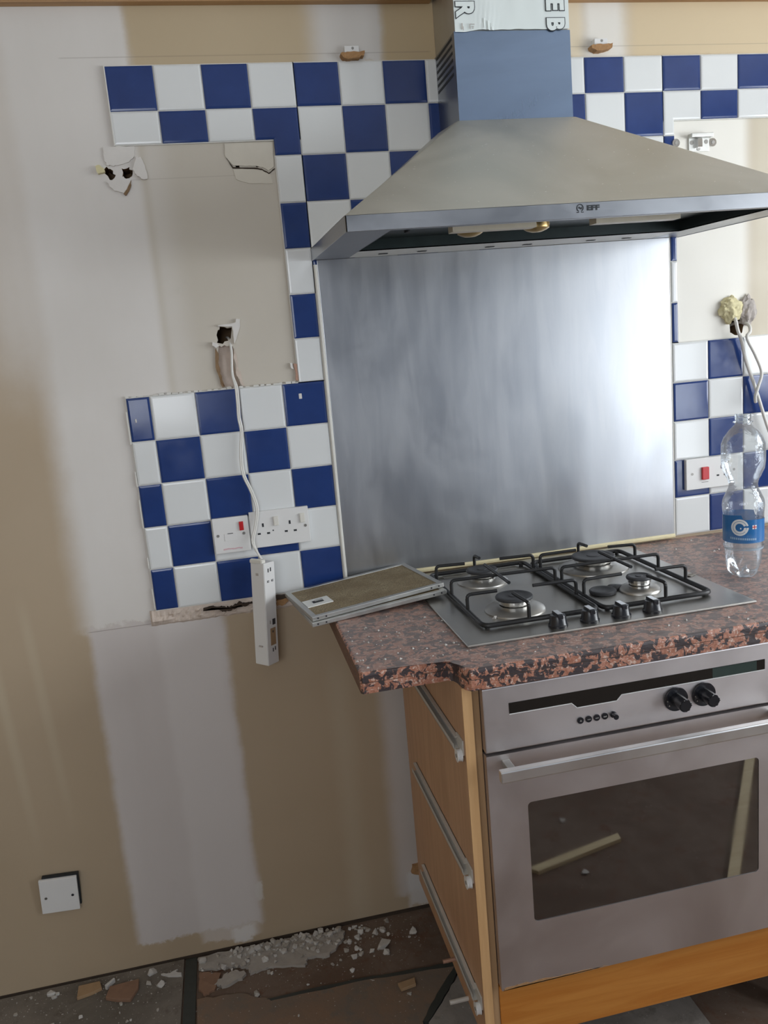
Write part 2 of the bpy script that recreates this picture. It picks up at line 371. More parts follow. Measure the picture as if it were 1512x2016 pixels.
def tube(bm, pts, r, seg=10, mi=0):
    pts = [Vector(p) for p in pts]; rings = []; ref = Vector((.13, .31, .94)).normalized()
    for i, p in enumerate(pts):
        d = (pts[min(i+1, len(pts)-1)]-pts[max(i-1, 0)]).normalized()
        a = d.cross(ref)
        if a.length < .05: a = d.cross(Vector((1, 0, 0)))
        a.normalize(); b = d.cross(a); ref = b.cross(d) if False else ref
        rings.append([bm.verts.new(p+r*(math.cos(2*PI*k/seg)*a+math.sin(2*PI*k/seg)*b)) for k in range(seg)])
    for p, q in zip(rings, rings[1:]):
        for k in range(seg): bm.faces.new((p[k], p[(k+1) % seg], q[(k+1) % seg], q[k])).material_index = mi
    bm.faces.new(rings[0]).material_index = mi; bm.faces.new(rings[-1]).material_index = mi
def rod(bm, pts, r, bend=.006, seg=10):
    """tube with rounded corners"""
    pts = [Vector(p) for p in pts]; out = [pts[0]]
    for i in range(1, len(pts)-1):
        a, b, c = pts[i-1], pts[i], pts[i+1]
        u = (a-b); v = (c-b); k = min(bend, u.length*.45, v.length*.45)
        p, q = b+u.normalized()*k, b+v.normalized()*k
        for s in (0, .25, .5, .75, 1): out.append((1-s)**2*p+2*s*(1-s)*b+s*s*q)
    out.append(pts[-1]); tube(bm, out, r, seg)
def ragged(pts, amp=.004, n=4, seed=0):
    rnd = random.Random(seed); out = []
    for i, p in enumerate(pts):
        q = pts[(i+1) % len(pts)]
        for k in range(n):
            s = k/n; out.append((p[0]+(q[0]-p[0])*s+(rnd.uniform(-amp, amp) if k else 0), p[1]+(q[1]-p[1])*s+(rnd.uniform(-amp, amp) if k else 0)))
    return out
def chip(c, r, flat, seed, rotz=0, stretch=1.0):
    rnd = random.Random(seed); bm = bmesh.new()
    for k in range(14):
        a = rnd.uniform(0, 2*PI); q = rnd.uniform(.55, 1)
        x, y = r*q*math.cos(a)*stretch, r*q*math.sin(a)
        bm.verts.new((c[0]+x*math.cos(rotz)-y*math.sin(rotz), c[1]+x*math.sin(rotz)+y*math.cos(rotz), c[2]+(flat*rnd.uniform(.4, 1) if k > 6 else 0)))
    r_ = bmesh.ops.convex_hull(bm, input=bm.verts)
    bmesh.ops.delete(bm, geom=[g for g in r_['geom_interior'] if isinstance(g, bmesh.types.BMVert)], context='VERTS')
    return bm
def text_bm(body, size, depth=.0004, bold=0.0):
    cu = bpy.data.curves.new('lettering', 'FONT'); cu.body = body; cu.size = size; cu.extrude = depth; cu.offset = bold
    cu.align_x = 'CENTER'; cu.align_y = 'CENTER'; cu.resolution_u = 4
    o = bpy.data.objects.new('lettering_source', cu); COL.objects.link(o)
    dg = bpy.context.evaluated_depsgraph_get(); dg.update(); me = bpy.data.meshes.new_from_object(o.evaluated_get(dg))
    bm = bmesh.new(); bm.from_mesh(me); bpy.data.objects.remove(o); bpy.data.curves.remove(cu); bpy.data.meshes.remove(me)
    return bm
def on_wall(bm, x, y, z, rot=0.0, sx=1.0, sz=1.0):
    """stand an XY-plane bmesh up on a plane facing the room"""
    for v in bm.verts:
        a, b = v.co.x*math.cos(rot)-v.co.y*math.sin(rot), v.co.x*math.sin(rot)+v.co.y*math.cos(rot)
        v.co = Vector((x+a*sx, y-v.co.z, z+b*sz))
    return bm

# ------------------------------------------------------------------ the room shell
# back wall: a slab with the real holes cut out of it
wall = obj('wall_back', B(LX-.12, RX+.12, 0, .14, 0, CZ), ['wall', 'core', 'roughplaster'], origin=(0, 0, 0)); struct(wall)
def cut(pts, depth, amp=.002, seed=1, mi=1):
    bm = bmesh.new(); prism(bm, ragged([(p[0], p[1]+W) for p in pts], amp, 3, seed), -.02, depth, 'y', mi)
    o = obj('cutter', bm, ['wall', 'core', 'roughplaster'], origin=(0, 0, 0))
    md = wall.modifiers.new('cut', 'BOOLEAN'); md.object = o; md.operation = 'DIFFERENCE'; md.solver = 'EXACT'
    bpy.context.view_layer.update(); dg = bpy.context.evaluated_depsgraph_get(); dg.update()
    me = bpy.data.meshes.new_from_object(wall.evaluated_get(dg)); wall.modifiers.clear(); old = wall.data
    if len(me.vertices) > len(old.vertices): wall.data = me
    else: old = me; print('CUT FAILED', pts[0])
    bpy.data.meshes.remove(old); bpy.data.objects.remove(o)
HOLE = [(.172, .586), (.191, .597), (.196, .620), (.170, .624), (.163, .612), (.160, .590)]
cut(HOLE, .09, .002, 1)
cut([(.160, .4905), (.199, .4905), (.1955, .512), (.192, .536), (.1935, .579), (.175, .583), (.163, .582), (.156, .542), (.157, .520)], .014, .003, 2, 2)
cut([(-.030, .956), (-.022, .9665), (-.010, .958), (-.008, .945), (-.019, .940)], .05, .003, 3)
cut([(.008, .962), (.024, .964), (.029, .951), (.019, .941), (.007, .945)], .05, .003, 4)
cut([(1.428, .512), (1.424, .540), (1.436, .560), (1.462, .558), (1.47, .535), (1.462, .510), (1.445, .504)], .07, .002, 5)
cut([(.244, .952), (.244, .961), (.253, .960), (.253, .951)], .03, .001, 6)
cut([(.288, .953), (.288, .965), (.299, .963), (.298, .953)], .03, .001, 7)

struct(obj('floor', B(LX-.12, RX+.12, FY-.12, .14, -.10, 0), 'floor', origin=(0, 0, -.1)))
struct(obj('ceiling', B(LX-.12, RX+.12, FY-.12, .14, CZ, CZ+.1), 'ceiling'))
struct(obj('wall_left', B(LX-.12, LX, FY-.12, 0, 0, CZ), 'paint'))
bm = bmesh.new(); y0, y1, z0, z1 = WIN1; Y0, Y1, Z0, Z1 = WIN2
for a in ((FY-.12, Y0, 0, CZ), (Y1, y0, 0, CZ), (y1, 0, 0, CZ), (y0, y1, 0, z0), (y0, y1, z1, CZ), (Y0, Y1, 0, Z0), (Y0, Y1, Z1, CZ)): box(bm, RX, RX+.12, *a)
struct(obj('wall_right', bm, 'paint'))
bm = bmesh.new(); X0, X1, Z0, Z1 = FILL_WIN
for a in ((LX, X0, 0, CZ), (X1, RX, 0, CZ), (X0, X1, 0, Z0), (X0, X1, Z1, CZ)): box(bm, a[0], a[1], FY-.12, FY, a[2], a[3])
struct(obj('wall_front', bm, 'greypaint'))
bm = bmesh.new(); y0, y1, z0, z1 = WIN1
for a in ((y0, y0+.05, z0, z1), (y1-.05, y1, z0, z1), (y0, y1, z0, z0+.05), (y0, y1, z1-.05, z1), ((y0+y1)/2-.03, (y0+y1)/2+.03, z0, z1)): box(bm, RX+.03, RX+.08, *a)
struct(obj('window_1', bm, 'frame'))
bm = bmesh.new(); y0, y1, z0, z1 = WIN2
for a in ((y0, y0+.05, z0, z1), (y1-.05, y1, z0, z1), (y0, y1, z0, z0+.05), (y0, y1, z1-.05, z1)): box(bm, RX+.03, RX+.08, *a)
struct(obj('window_2', bm, 'frame'))
bm = bmesh.new(); x0, x1, z0, z1 = FILL_WIN
for a in ((x0, x0+.05, z0, z1), (x1-.05, x1, z0, z1), (x0, x1, z0, z0+.05), (x0, x1, z1-.05, z1), ((x0+x1)/2-.03, (x0+x1)/2+.03, z0, z1)): box(bm, a[0], a[1], FY-.08, FY-.03, a[2], a[3])
struct(obj('window_fill', bm, 'frame'))  # frame of the window added for fill light
obj('base_gap', B(LX, RX, -.0015, .001, 0, .010), 'crack', wall)
struct(obj('trim_1', B(LX, .701, -.022, 0, 1.2725+W, 1.33+W, bev=.002), 'rail'))
struct(obj('trim_2', B(.962, RX, -.022, 0, 1.2725+W, 1.33+W, bev=.002), 'rail'))

# damage on the back wall, all part of the wall
def wallpart(name, pts, y0, y1, mat, amp=.0015, n=4, seed=0):
    bm = bmesh.new(); prism(bm, ragged([(p[0], p[1]+W) for p in pts], amp, n, seed), y0, y1, 'y'); return obj(name, bm, mat, wall)
wallpart('torn_plaster', [(-.022, 1.004), (-.025, .987), (-.021, .969), (-.011, .967), (.004, .968), (.024, .973), (.036, .983), (.04, 1.004)], -.004, 0, 'plaster', seed=1)
wallpart('torn_plaster', [(.041, .982), (.050, .981), (.056, .965), (.058, .938), (.046, .938), (.036, .948), (.030, .958)], -.007, 0, 'plaster', seed=2)
wallpart('torn_plaster', [(-.027, .936), (-.008, .941), (.004, .944), (.024, .938), (.017, .920), (.006, .911), (-.012, .917)], -.005, 0, 'plaster', seed=3)
wallpart('exposed_core', [(.016, .924), (.024, .936), (.021, .923), (.010, .907), (.005, .910)], -.006, 0, 'core', .001, 3, 4)
wallpart('filler_blob', [(-.043, .966), (-.036, .968), (-.028, .962), (-.026, .954), (-.040, .951)], -.012, 0, 'foam', .001, 3, 5)
wallpart('torn_paper', [(.226, 1.002), (.225, .976), (.239, .958), (.262, .956), (.286, .955), (.302, .952), (.314, .944), (.326, .952), (.3295, 1.002)], -.0025, 0, 'paperflap', .001, 4, 6)
wallpart('torn_paper', [(.239, .950), (.262, .951), (.300, .946), (.316, .938), (.320, .918), (.270, .920), (.242, .930)], -.0016, 0, 'paperflap', .001, 4, 7)
wallpart('crack', [(.226, .974), (.239, .955), (.262, .953), (.286, .952), (.300, .949), (.314, .940), (.328, .949), (.328, .947), (.314, .937), (.300, .946), (.286, .949), (.262, .950), (.238, .952)], -.0019, 0, 'crack', .0006, 3, 8)
wallpart('torn_plaster', [(.164, .625), (.170, .627), (.205, .630), (.208, .638), (.216, .637), (.214, .620), (.203, .594), (.197, .584), (.198, .612), (.197, .622)], -.007, 0, 'plaster', .001, 3, 9)
wallpart('torn_plaster', [(.150, .592), (.158, .589), (.164, .583), (.157, .578), (.149, .584)], -.010, 0, 'plaster', .001, 3, 10)
wallpart('torn_plaster', [(.156, .578), (.160, .560), (.158, .540), (.162, .515), (.165, .492), (.160, .492), (.154, .520), (.151, .545), (.154, .575)], -.005, 0, 'core', .002, 3, 11)
wallpart('torn_plaster', [(.196, .575), (.193, .560), (.1955, .540), (.193, .520), (.200, .505), (.203, .492), (.208, .492), (.204, .516), (.200, .530), (.199, .555)], -.005, 0, 'roughplaster', .002, 3, 12)
wallpart('plaster_chip', [(.315, .532), (.321, .531), (.323, .518), (.317, .520)], -.006, 0, 'plaster', .001, 3, 13)
wallpart('plaster_chip', [(.323, .530), (.331, .528), (.331, .490), (.325, .492), (.326, .512)], -.006, 0, 'copper', .001, 3, 14)
wallpart('plaster_chip', [(.495, -.775), (.525, -.770), (.535, -.79), (.515, -.806), (.490, -.795)], -.010, 0, 'ragwood', .002, 3, 15)
# rough plaster ledge left where the worktop ran
bm = bmesh.new(); NX, NZ = 90, 9; grid = []
for i in range(NX+1):
    row = []
    for j in range(NZ+1):
        x = -.066+i/NX*.396; z = -.037+j/NZ*.0375
        e = min(j/NZ, 1-j/NZ, .35)/.35
        d = .003+.010*max(0, noise.noise(Vector((x*45, z*60, 2))))*e+.006*max(0, noise.noise(Vector((x*120, z*120, 5))))*e
        if j == 0: z += .004*noise.noise(Vector((x*60, 0, 1))); d = 0
        if i in (0, NX): d = 0
        row.append(bm.verts.new((x, -d, z+W)))
    grid.append(row)
for i in range(NX):
    for j in range(NZ): bm.faces.new((grid[i][j], grid[i+1][j], grid[i+1][j+1], grid[i][j+1]))
obj('plaster_ledge', bm, 'roughplaster', wall)
wallpart('crack', [(.055, -.009), (.078, -.0065), (.100, -.013), (.112, -.015), (.131, -.010), (.138, -.004), (.150, -.010), (.168, -.009), (.168, -.012), (.148, -.016), (.136, -.012), (.130, -.017), (.110, -.022), (.096, -.020), (.078, -.010), (.056, -.012)], -.0155, -.004, 'crack', .0022, 5, 16)
wallpart('crack', [(.222, -.002), (.245, -.003), (.250, -.009), (.232, -.012), (.222, -.008)], -.0155, -.004, 'crack', .001, 3, 17)
wallpart('exposed_core', [(.224, -.014), (.246, -.010), (.252, -.018), (.236, -.028), (.224, -.026)], -.0145, -.004, 'ragwood', .002, 3, 18)

# ------------------------------------------------------------------ wall tiles
T = .0973
def inset_poly(pts, d):
    n = len(pts); out = []
    for i in range(n):
        a, b, c = Vector(pts[i-1]), Vector(pts[i]), Vector(pts[(i+1) % n])
        u = (b-a).normalized(); v = (c-b).normalized(); nu = Vector((-u.y, u.x)); nv = Vector((-v.y, v.x))
        out.append(tuple(b+d*(nu+nv)/(1+max(-.9, nu.dot(nv)))))
    return out
def tile(bm, pts, mi):
    rings = []
    for (d, y) in ((.0010, -.0035), (.0010, -.0056), (.0020, -.0068), (.0055, -.0075)):
        rings.append([bm.verts.new((p[0], y, p[1]+W)) for p in inset_poly(pts, d)])
    n = len(pts)
    for p, q in zip(rings, rings[1:]):
        for k in range(n): f = bm.faces.new((p[k], p[(k+1) % n], q[(k+1) % n], q[k])); f.material_index = mi
    bm.faces.new(rings[-1]).material_index = mi; bm.faces.new(rings[0]).material_index = mi
def rc(x0, x1, z0, z1): return [(x0, z0), (x1, z0), (x1, z1), (x0, z1)]
def tiling(bm, regions, ox, oz, blue, skip=()):
    for (rx0, rx1, rz0, rz1) in regions:
        i0 = math.floor((rx0-ox)/T+1e-6); j0 = math.floor((rz0-oz)/T+1e-6)
        i = i0
        while ox+i*T < rx1-1e-4:
            j = j0
            while oz+j*T < rz1-1e-4:
                a, b = max(rx0, ox+i*T), min(rx1, ox+(i+1)*T); c, d = max(rz0, oz+j*T), min(rz1, oz+(j+1)*T)
                if b-a > .004 and d-c > .004 and (i, j) not in skip: tile(bm, rc(a, b, c, d), 1 if blue(i, j) else 0)
                j += 1
            i += 1
        box(bm, rx0-.001, rx1+.001, -.0042, -.0002, rz0+W-.001, rz1+W+.001, 2)
    return bm
bm = bmesh.new(); odd = lambda i, j: (i+j) % 2 == 1
tiling(bm, [(0, 4*T, 1.0055, 1.159), (4*T, .830, .681, 1.159), (.3306, 4*T, .4865, 10*T), (-.051, 4*T, 0, .4865)], 0, 0, odd, skip={(3, 10)})
tile(bm, [(.3306, 10*T), (4*T, 10*T), (4*T, 11*T), (3*T, 11*T), (3*T, 1.0055), (.3306, 1.0055)], 1)
# broken grout ridge along the top of the lower panel and thickness of the outer edge
for k in range(26):
    x = -.05+k*.0146+random.uniform(-.003, .003); box(bm, x, x+random.uniform(.006, .014), -.0075, 0, .4865+W, .4885+W+random.uniform(0, .003), 2)
for k in range(5):
    box(bm, -.0535-random.uniform(0, .002), -.051, -.006, 0, W+.005+k*.095, W+.005+k*.095+random.uniform(.02, .08), 2)
box(bm, .0, .002, -.0078, 0, 1.005+W, 1.159+W, 2)
tl = obj('wall_tiling', bm, ['white_tile', 'blue_tile', 'grout']); tag(tl, 'blue and white chequered wall tiles left of the steel splashback', 'tiles')
# drip of white paint and a chip on two tiles
obj('paint_drip', B(.3275, .3345, -.0082, -.0070, .450+W, .462+W, bev=.001), 'plaster', tl)
obj('paint_drip', B(-.0365, -.0335, -.0082, -.0070, .432+W, .440+W, bev=.001), 'plaster', tl)
bm = bmesh.new()
T2 = .0980; T = T2
tiling(bm, [(.830, 1.0557+2*T2, .79, 1.158), (1.0557+2*T2, 1.98, 1.0157, 1.158), (1.0557+2*T2, 1.2801, .79, 1.0805-T2)], 1.0557-3*T2, 1.0805-11*T2, lambda i, j: (i+j) % 2 == 0, skip={(5, 10)})
qx, qz = 1.0557+2*T2, 1.0805-T2
tile(bm, [(qx, qz), (1.2801, qz), (1.2801, 1.0157), (qx+T2, 1.0157), (qx+T2, 1.0805), (qx, 1.0805)], 0)
bm2 = bm
tiling(bm2, [(1.2605, 1.2812, .4993, .755)], 1.264-T2, .0085, lambda i, j: (i+j) % 2 == 1 if False else j in (5, 7))
tiling(bm2, [(1.264, 1.98, .0085, .4993)], 1.264, .0085, lambda i, j: (i+j) % 2 == 1)
tr_ = obj('wall_tiling', bm2, ['white_tile', 'blue_tile', 'grout']); tag(tr_, 'blue and white chequered wall tiles right of the hood and steel splashback', 'tiles')

# ------------------------------------------------------------------ steel splashback
sp = thing('splashback', 'smeared brushed steel splashback plate on the wall under the cooker hood', 'splashback', (.827, 0, W+.012))
obj('steel_plate', B(.3985, 1.2570, -.010, -.0002, .012+W, .7505+W, bev=.0008), 'splash', sp)
bm = bmesh.new(); tube(bm, smoothpath([(.398+i*.0955, -.0095+.0012*math.sin(i*2.1), .0095+W+.001*math.sin(i)) for i in range(10)], 5), .0062, 8)
o = obj('sealant_bead', bm, 'sealant', sp, True); o['label'] = 'yellowed sealant bead along the bottom edge'
bm = bmesh.new(); tube(bm, [(.3945, -.0065, .004+W+k*.0737) for k in range(11)], .0048, 8)
o = obj('sealant_bead', bm, 'wsealant', sp, True); o['label'] = 'white sealant bead down the left edge'
bm = bmesh.new(); tube(bm, [(1.2588, -.008, .012+W+k*.0727) for k in range(11)], .0022, 8)
obj('sealant_bead', bm, 'wsealant', sp, True)

# ------------------------------------------------------------------ cooker hood
hd = thing('cooker_hood', 'stainless steel chimney cooker hood with film still on its flue, above the hob', 'cooker hood', (.838, 0, W+.75))
HX0, HX1, HY = .388, 1.288, -.486
def hz(y): return .75+.014*y/.486 if y < 0 else .75       # the hood droops slightly towards the front
zb = lambda y: hz(y)+W
D0, D1, DY, DZ = .7045, .957, -.150, .992
bm = bmesh.new()
q = [bm.verts.new(c) for c in ((HX0, HY, zb(HY)+.0265), (HX1, HY, zb(HY)+.0265), (HX1, -.001, zb(0)+.0265), (HX0, -.001, zb(0)+.0265))]
r = [bm.verts.new(c) for c in ((D0-.004, DY-.004, DZ+W), (D1+.004, DY-.004, DZ+W), (D1+.004, -.001, DZ+W+.016), (D0-.004, -.001, DZ+W+.016))]
for k in range(4): bm.faces.new((q[k], q[(k+1) % 4], r[(k+1) % 4], r[k]))
bm.faces.new(r)
bmesh.ops.bevel(bm, geom=[e for e in bm.edges if len(e.link_faces) == 2], offset=.002, segments=2, affect='EDGES')
obj('canopy', bm, 'hood', hd)
bm = bmesh.new()      # rim: three sides
def rimside(p0, p1, th):
    (xa, ya), (xb, yb) = p0, p1
    d = Vector((xb-xa, yb-ya)).normalized(); n_ = Vector((-d.y, d.x))*th
    vs = []
    for (x, y) in ((xa, ya), (xb, yb), (xb+n_.x, yb+n_.y), (xa+n_.x, ya+n_.y)):
        vs.append((bm.verts.new((x, y, zb(y))), bm.verts.new((x, y, zb(y)+.0265))))
    for k in range(4): bm.faces.new((vs[k][0], vs[(k+1) % 4][0], vs[(k+1) % 4][1], vs[k][1]))
    bm.faces.new([v[0] for v in vs]); bm.faces.new([v[1] for v in vs])
rimside((HX0, HY), (HX1, HY), .003); rimside((HX0, -.001), (HX0, HY), .003); rimside((HX1, HY), (HX1, -.001), .003)
bmesh.ops.bevel(bm, geom=list(bm.edges), offset=.0006, segments=1, affect='EDGES')
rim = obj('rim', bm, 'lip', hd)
# lettering printed on the rim
bm = on_wall(text_bm('EFF', .0135, .0002, .0006), .830, HY-.0004, .7525+W, 0, 1.25, .85)
o = obj('lettering', bm, 'ink', rim); o['label'] = 'dark printed maker lettering'
bm = bmesh.new()
for (a0, a1) in ((-.62*PI, 1.62*PI),):
    N = 28; inn, outr = .0052, .0066; A = []
    for k in range(N+1):
        a = -PI*.38+(PI*1.76)*k/N
        A.append([bm.verts.new((.8055+rr*math.cos(a), HY-.0007, .7535+W+rr*math.sin(a))) for rr in (inn, outr)])
    for p, q_ in zip(A, A[1:]): bm.faces.new((p[0], p[1], q_[1], q_[0]))
prism(bm, [(.8020, .7535+W), (.8035, .7560+W), (.8065, .7535+W), (.8090, .7555+W), (.8090, .7510+W), (.8070, .7510+W), (.8045, .7525+W)], HY-.0007, HY-.0003, 'y')
box(bm, .799, .8035, HY-.0007, HY-.0003, .7455+W, .7468+W); box(bm, .8075, .812, HY-.0007, HY-.0003, .7455+W, .7468+W)
bmesh.ops.solidify(bm, geom=[f for f in bm.faces if abs(f.normal.y) > .9 and len(f.verts) == 4 and f.calc_area() < 3e-6], thickness=.0003)
o = obj('emblem', bm, 'ink', rim); o['label'] = 'round dark printed emblem'
# underside: flanges around a dark cavity
def slab(bm, x0, x1, y0, y1, dz, th=.002):
    vs = [[bm.verts.new((x, y, zb(y)+dz+t_)) for (x, y) in ((x0, y0), (x1, y0), (x1, y1), (x0, y1))] for t_ in (0, th)]
    for k in range(4): bm.faces.new((vs[0][k], vs[0][(k+1) % 4], vs[1][(k+1) % 4], vs[1][k]))
    bm.faces.new(vs[0]); bm.faces.new(vs[1])
bm = bmesh.new(); slab(bm, HX0+.003, .470, HY+.003, -.001, .001); slab(bm, 1.206, HX1-.003, HY+.003, -.001, .001)
slab(bm, .470, 1.206, HY+.003, HY+.022, .001)
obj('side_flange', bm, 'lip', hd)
bm = bmesh.new(); slab(bm, .470, 1.206, -.142, -.011, .0012); rs = obj('rear_flange', bm, 'stripsteel', hd)
for x in (.538, .626, .783, .872, 1.027, 1.116):
    bm = bmesh.new(); slab(bm, x-.010, x+.010, -.072, -.062, -.0004, .001); obj('slot', bm, 'void', rs)
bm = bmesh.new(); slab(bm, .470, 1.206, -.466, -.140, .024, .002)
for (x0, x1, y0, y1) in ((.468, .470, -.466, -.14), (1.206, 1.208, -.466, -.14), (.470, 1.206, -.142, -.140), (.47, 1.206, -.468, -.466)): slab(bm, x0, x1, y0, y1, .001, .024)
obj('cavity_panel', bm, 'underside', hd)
for (x, y) in ((.668, -.285), (.800, -.300)):
    bm = bmesh.new(); lathe(bm, [(.022, .024), (.010, .026), (.004, .025), (.001, .020), (-.002, .012), (-.003, .001)], (x, y, zb(y)+.004), 28); obj('lamp', bm, 'gold', hd, True)
for (x0, x1) in ((.615, .782), (.905, 1.085)):
    bm = bmesh.new(); slab(bm, x0, x1, -.345, -.315, .006, .014); obj('lamp_cover', bm, 'lens', hd)
obj('cavity_screw', Cy((.55, -.25, zb(-.25)+.020), .006, .004, 'z', 12), 'dark', hd)
obj('cavity_screw', Cy((.865, -.33, zb(-.33)+.020), .006, .004, 'z', 12), 'dark', hd)
# flue: lower outer sleeve and the film-covered inner sleeve above
bm = bmesh.new()
prism(bm, [(D0, -.001), (D0, DY), (D1, DY), (D1, -.001)], DZ+W-.004, 1.1625+W, 'z')
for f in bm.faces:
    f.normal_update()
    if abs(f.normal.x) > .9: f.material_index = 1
lower = obj('flue_cover', bm, ['duct', 'ductside'], hd)
for k in range(6):
    z = 1.085+k*.0135; obj('vent_slot', B(D0-.0006, D0+.001, -.132, -.014, z+W, z+.0055+W), 'void', lower)
bm = bmesh.new(); prism(bm, [(D0+.003, -.001), (D0+.003, DY+.003), (D1-.003, DY+.003), (D1-.003, -.001)], 1.1625+W, CZ-.0005, 'z')
upper = obj('upper_flue', bm, 'alu', hd)
# wrinkled protective film with its ragged lower edge
bm = bmesh.new(); NX, NZ = 60, 44; X0, X1 = D0+.002, D1-.002; G = []
def fy(x, z):
    w = math.exp(-((x-(.775-.06*(z-1.16)))/.020)**2)*max(0, 1-(z-1.16)/.09)
    return DY-.0012-.0035*w*(.5+.5*math.sin((x*850)+(z-1.16)*90))-.0006*(noise.noise(Vector((x*40, z*25, 1)))+1)
for i in range(NX+1):
    x = X0+(X1-X0)*i/NX; zl = 1.1600+.0022*noise.noise(Vector((x*35, 0, 3)))+(.004 if x > .765 else .004*(x-X0)/(.765-X0))
    G.append([bm.verts.new((x, fy(x, zl+(CZ-W-.001-zl)*(j/NZ)**1.6), zl+(CZ-W-.001-zl)*(j/NZ)**1.6+W)) for j in range(NZ+1)])
for i in range(NX):
    for j in range(NZ): bm.faces.new((G[i][j], G[i+1][j], G[i+1][j+1], G[i][j+1]))
bmesh.ops.solidify(bm, geom=bm.faces[:], thickness=.0003)
film = obj('protective_film', bm, 'film', upper, True); film['label'] = 'white protective film with black outline letters'
def bubble(ch, x, z, sx, sz, y=DY-.0032):
    for (b, mat, dy, nm) in ((.0042, 'ink', 0, 'letter_outline'), (.0026, 'film', -.0004, 'letter_fill')):
        bm = on_wall(text_bm(ch, .050, .0002, b), x, y+dy, z+W, -PI/2, sx, sz); obj(nm, bm, mat, film)
bubble('R', .7280, 1.2040, 1.0, .88); bubble('E', .9225, 1.2105, 1.0, .90); bubble('B', .9225, 1.1735, 1.0, .82)
for (x0, x1, z0, z1) in ((.7205, .7225, 1.165, 1.176), (.7235, .7245, 1.163, 1.170), (.7375, .7388, 1.165, 1.1745), (.7388, .7480, 1.1735, 1.1745), (.7415, .7465, 1.1690, 1.1700), (.7420, .7460, 1.1665, 1.1673)):
    obj('print_mark', B(x0, x1, DY-.0042, DY-.0036, z0+W, z1+W), 'greyfill', film)

# ------------------------------------------------------------------ worktop
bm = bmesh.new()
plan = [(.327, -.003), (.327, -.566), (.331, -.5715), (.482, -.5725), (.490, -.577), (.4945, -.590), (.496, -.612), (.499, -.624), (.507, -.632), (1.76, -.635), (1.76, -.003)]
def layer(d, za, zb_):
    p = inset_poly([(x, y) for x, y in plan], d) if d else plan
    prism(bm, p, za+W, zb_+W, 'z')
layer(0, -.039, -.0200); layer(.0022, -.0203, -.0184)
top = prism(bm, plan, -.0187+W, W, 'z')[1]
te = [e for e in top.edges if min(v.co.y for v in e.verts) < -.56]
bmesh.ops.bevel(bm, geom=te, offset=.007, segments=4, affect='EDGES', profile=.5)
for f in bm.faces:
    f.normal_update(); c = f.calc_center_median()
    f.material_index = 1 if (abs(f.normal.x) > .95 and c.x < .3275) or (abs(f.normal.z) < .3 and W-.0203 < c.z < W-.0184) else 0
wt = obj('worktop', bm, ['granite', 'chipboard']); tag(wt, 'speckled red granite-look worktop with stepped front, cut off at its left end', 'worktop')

# ------------------------------------------------------------------ gas hob
hb = thing('gas_hob', 'stainless steel four-burner gas hob with black pan supports set in the worktop', 'hob', (.8245, -.28, W))
bm = bmesh.new(); box(bm, .5320, 1.1170, -.5370, -.0220, .0002+W, .0052+W, bev=.003, seg=3); obj('hob_plate', bm, 'hobsteel', hb)
for k in range(4): obj('plate_ridge', B(.615, .80, -.062-.009*k, -.058-.009*k, .005+W, .0066+W, bev=.0007), 'hobsteel', hb)
for (x, y, r) in ((.687, -.158, .036), (.681, -.380, .038), (.953, -.172, .050), (.960, -.372, .027)):
    bm = bmesh.new(); lathe(bm, [(0, r*1.62), (.003, r*1.60), (.006, r*1.48), (.011, r*1.1), (.012, r*.8)], (x, y, .0050+W), 40)
    bs = obj('burner_base', bm, 'hobsteel', hb, True)
    bm = bmesh.new()
    lathe(bm, [(0, r*.74), (.006, r*.84), (.013, r*.86), (.0135, r*.2)], (x, y, .0165+W), 60, 0, lambda z, rr, a: (rr*(1-.02*(math.sin(a*20) > .6)), z))
    obj('burner_ring', bm, 'chrome', bs, True)
    bm = bmesh.new(); lathe(bm, [(0, r*.3), (.0002, r*.98), (.003, r*1.0), (.0055, r*.96), (.0065, r*.80), (.0052, r*.72), (.0052, r*.30), (.0065, r*.28), (.0065, .0005)], (x, y, .0300+W), 40)
    obj('burner_cap', bm, 'blackdull', bs, True)
FZ, TZ = .0125, .046
def grate(frame, fingers):
    bm = bmesh.new(); (x0, x1, y0, y1) = frame
    pts = [(x0, y0, FZ), (x1, y0, FZ), (x1, y1, FZ), (x0, y1, FZ)]
    pts = [(x, y, z+W) for x, y, z in pts]
    mid = ((x0+x1)/2, y0, FZ+W)
    rod(bm, [mid]+pts[1:]+[pts[0], mid], .0050, .018)
    ps = obj('pan_support', bm, 'black', hb, True)
    for f in fingers:
        bm = bmesh.new(); rod(bm, [(x, y, z+W) for x, y, z in f], .0037, .009); obj('finger', bm, 'black', ps, True)
    for (x, y) in ((x0+.01, y0+.01), (x1-.01, y0+.01), (x1-.01, y1-.01), (x0+.01, y1-.01)):
        obj('rubber_foot', Cy((x, y, .0050+W), .005, .008, 'z', 12), 'black', ps)
def fing(a, b): return [(a[0], a[1], FZ), (a[0], a[1], TZ), (b[0], b[1], TZ)]
def bridge(a, b): return [(a[0], a[1], FZ), (a[0], a[1], TZ), (b[0], b[1], TZ), (b[0], b[1], FZ)]
grate((.586, .820, -.470, -.070), [fing((.587, -.366), (.650, -.367)), bridge((.587, -.252), (.819, -.264)), [(.690, -.172, TZ+.002), (.689, -.332, TZ+.002)],
      fing((.6775, -.469), (.673, -.398)), fing((.589, -.122), (.655, -.132)), fing((.697, -.071), (.700, -.102)), fing((.819, -.371), (.727, -.367)), fing((.819, -.138), (.740, -.131))])
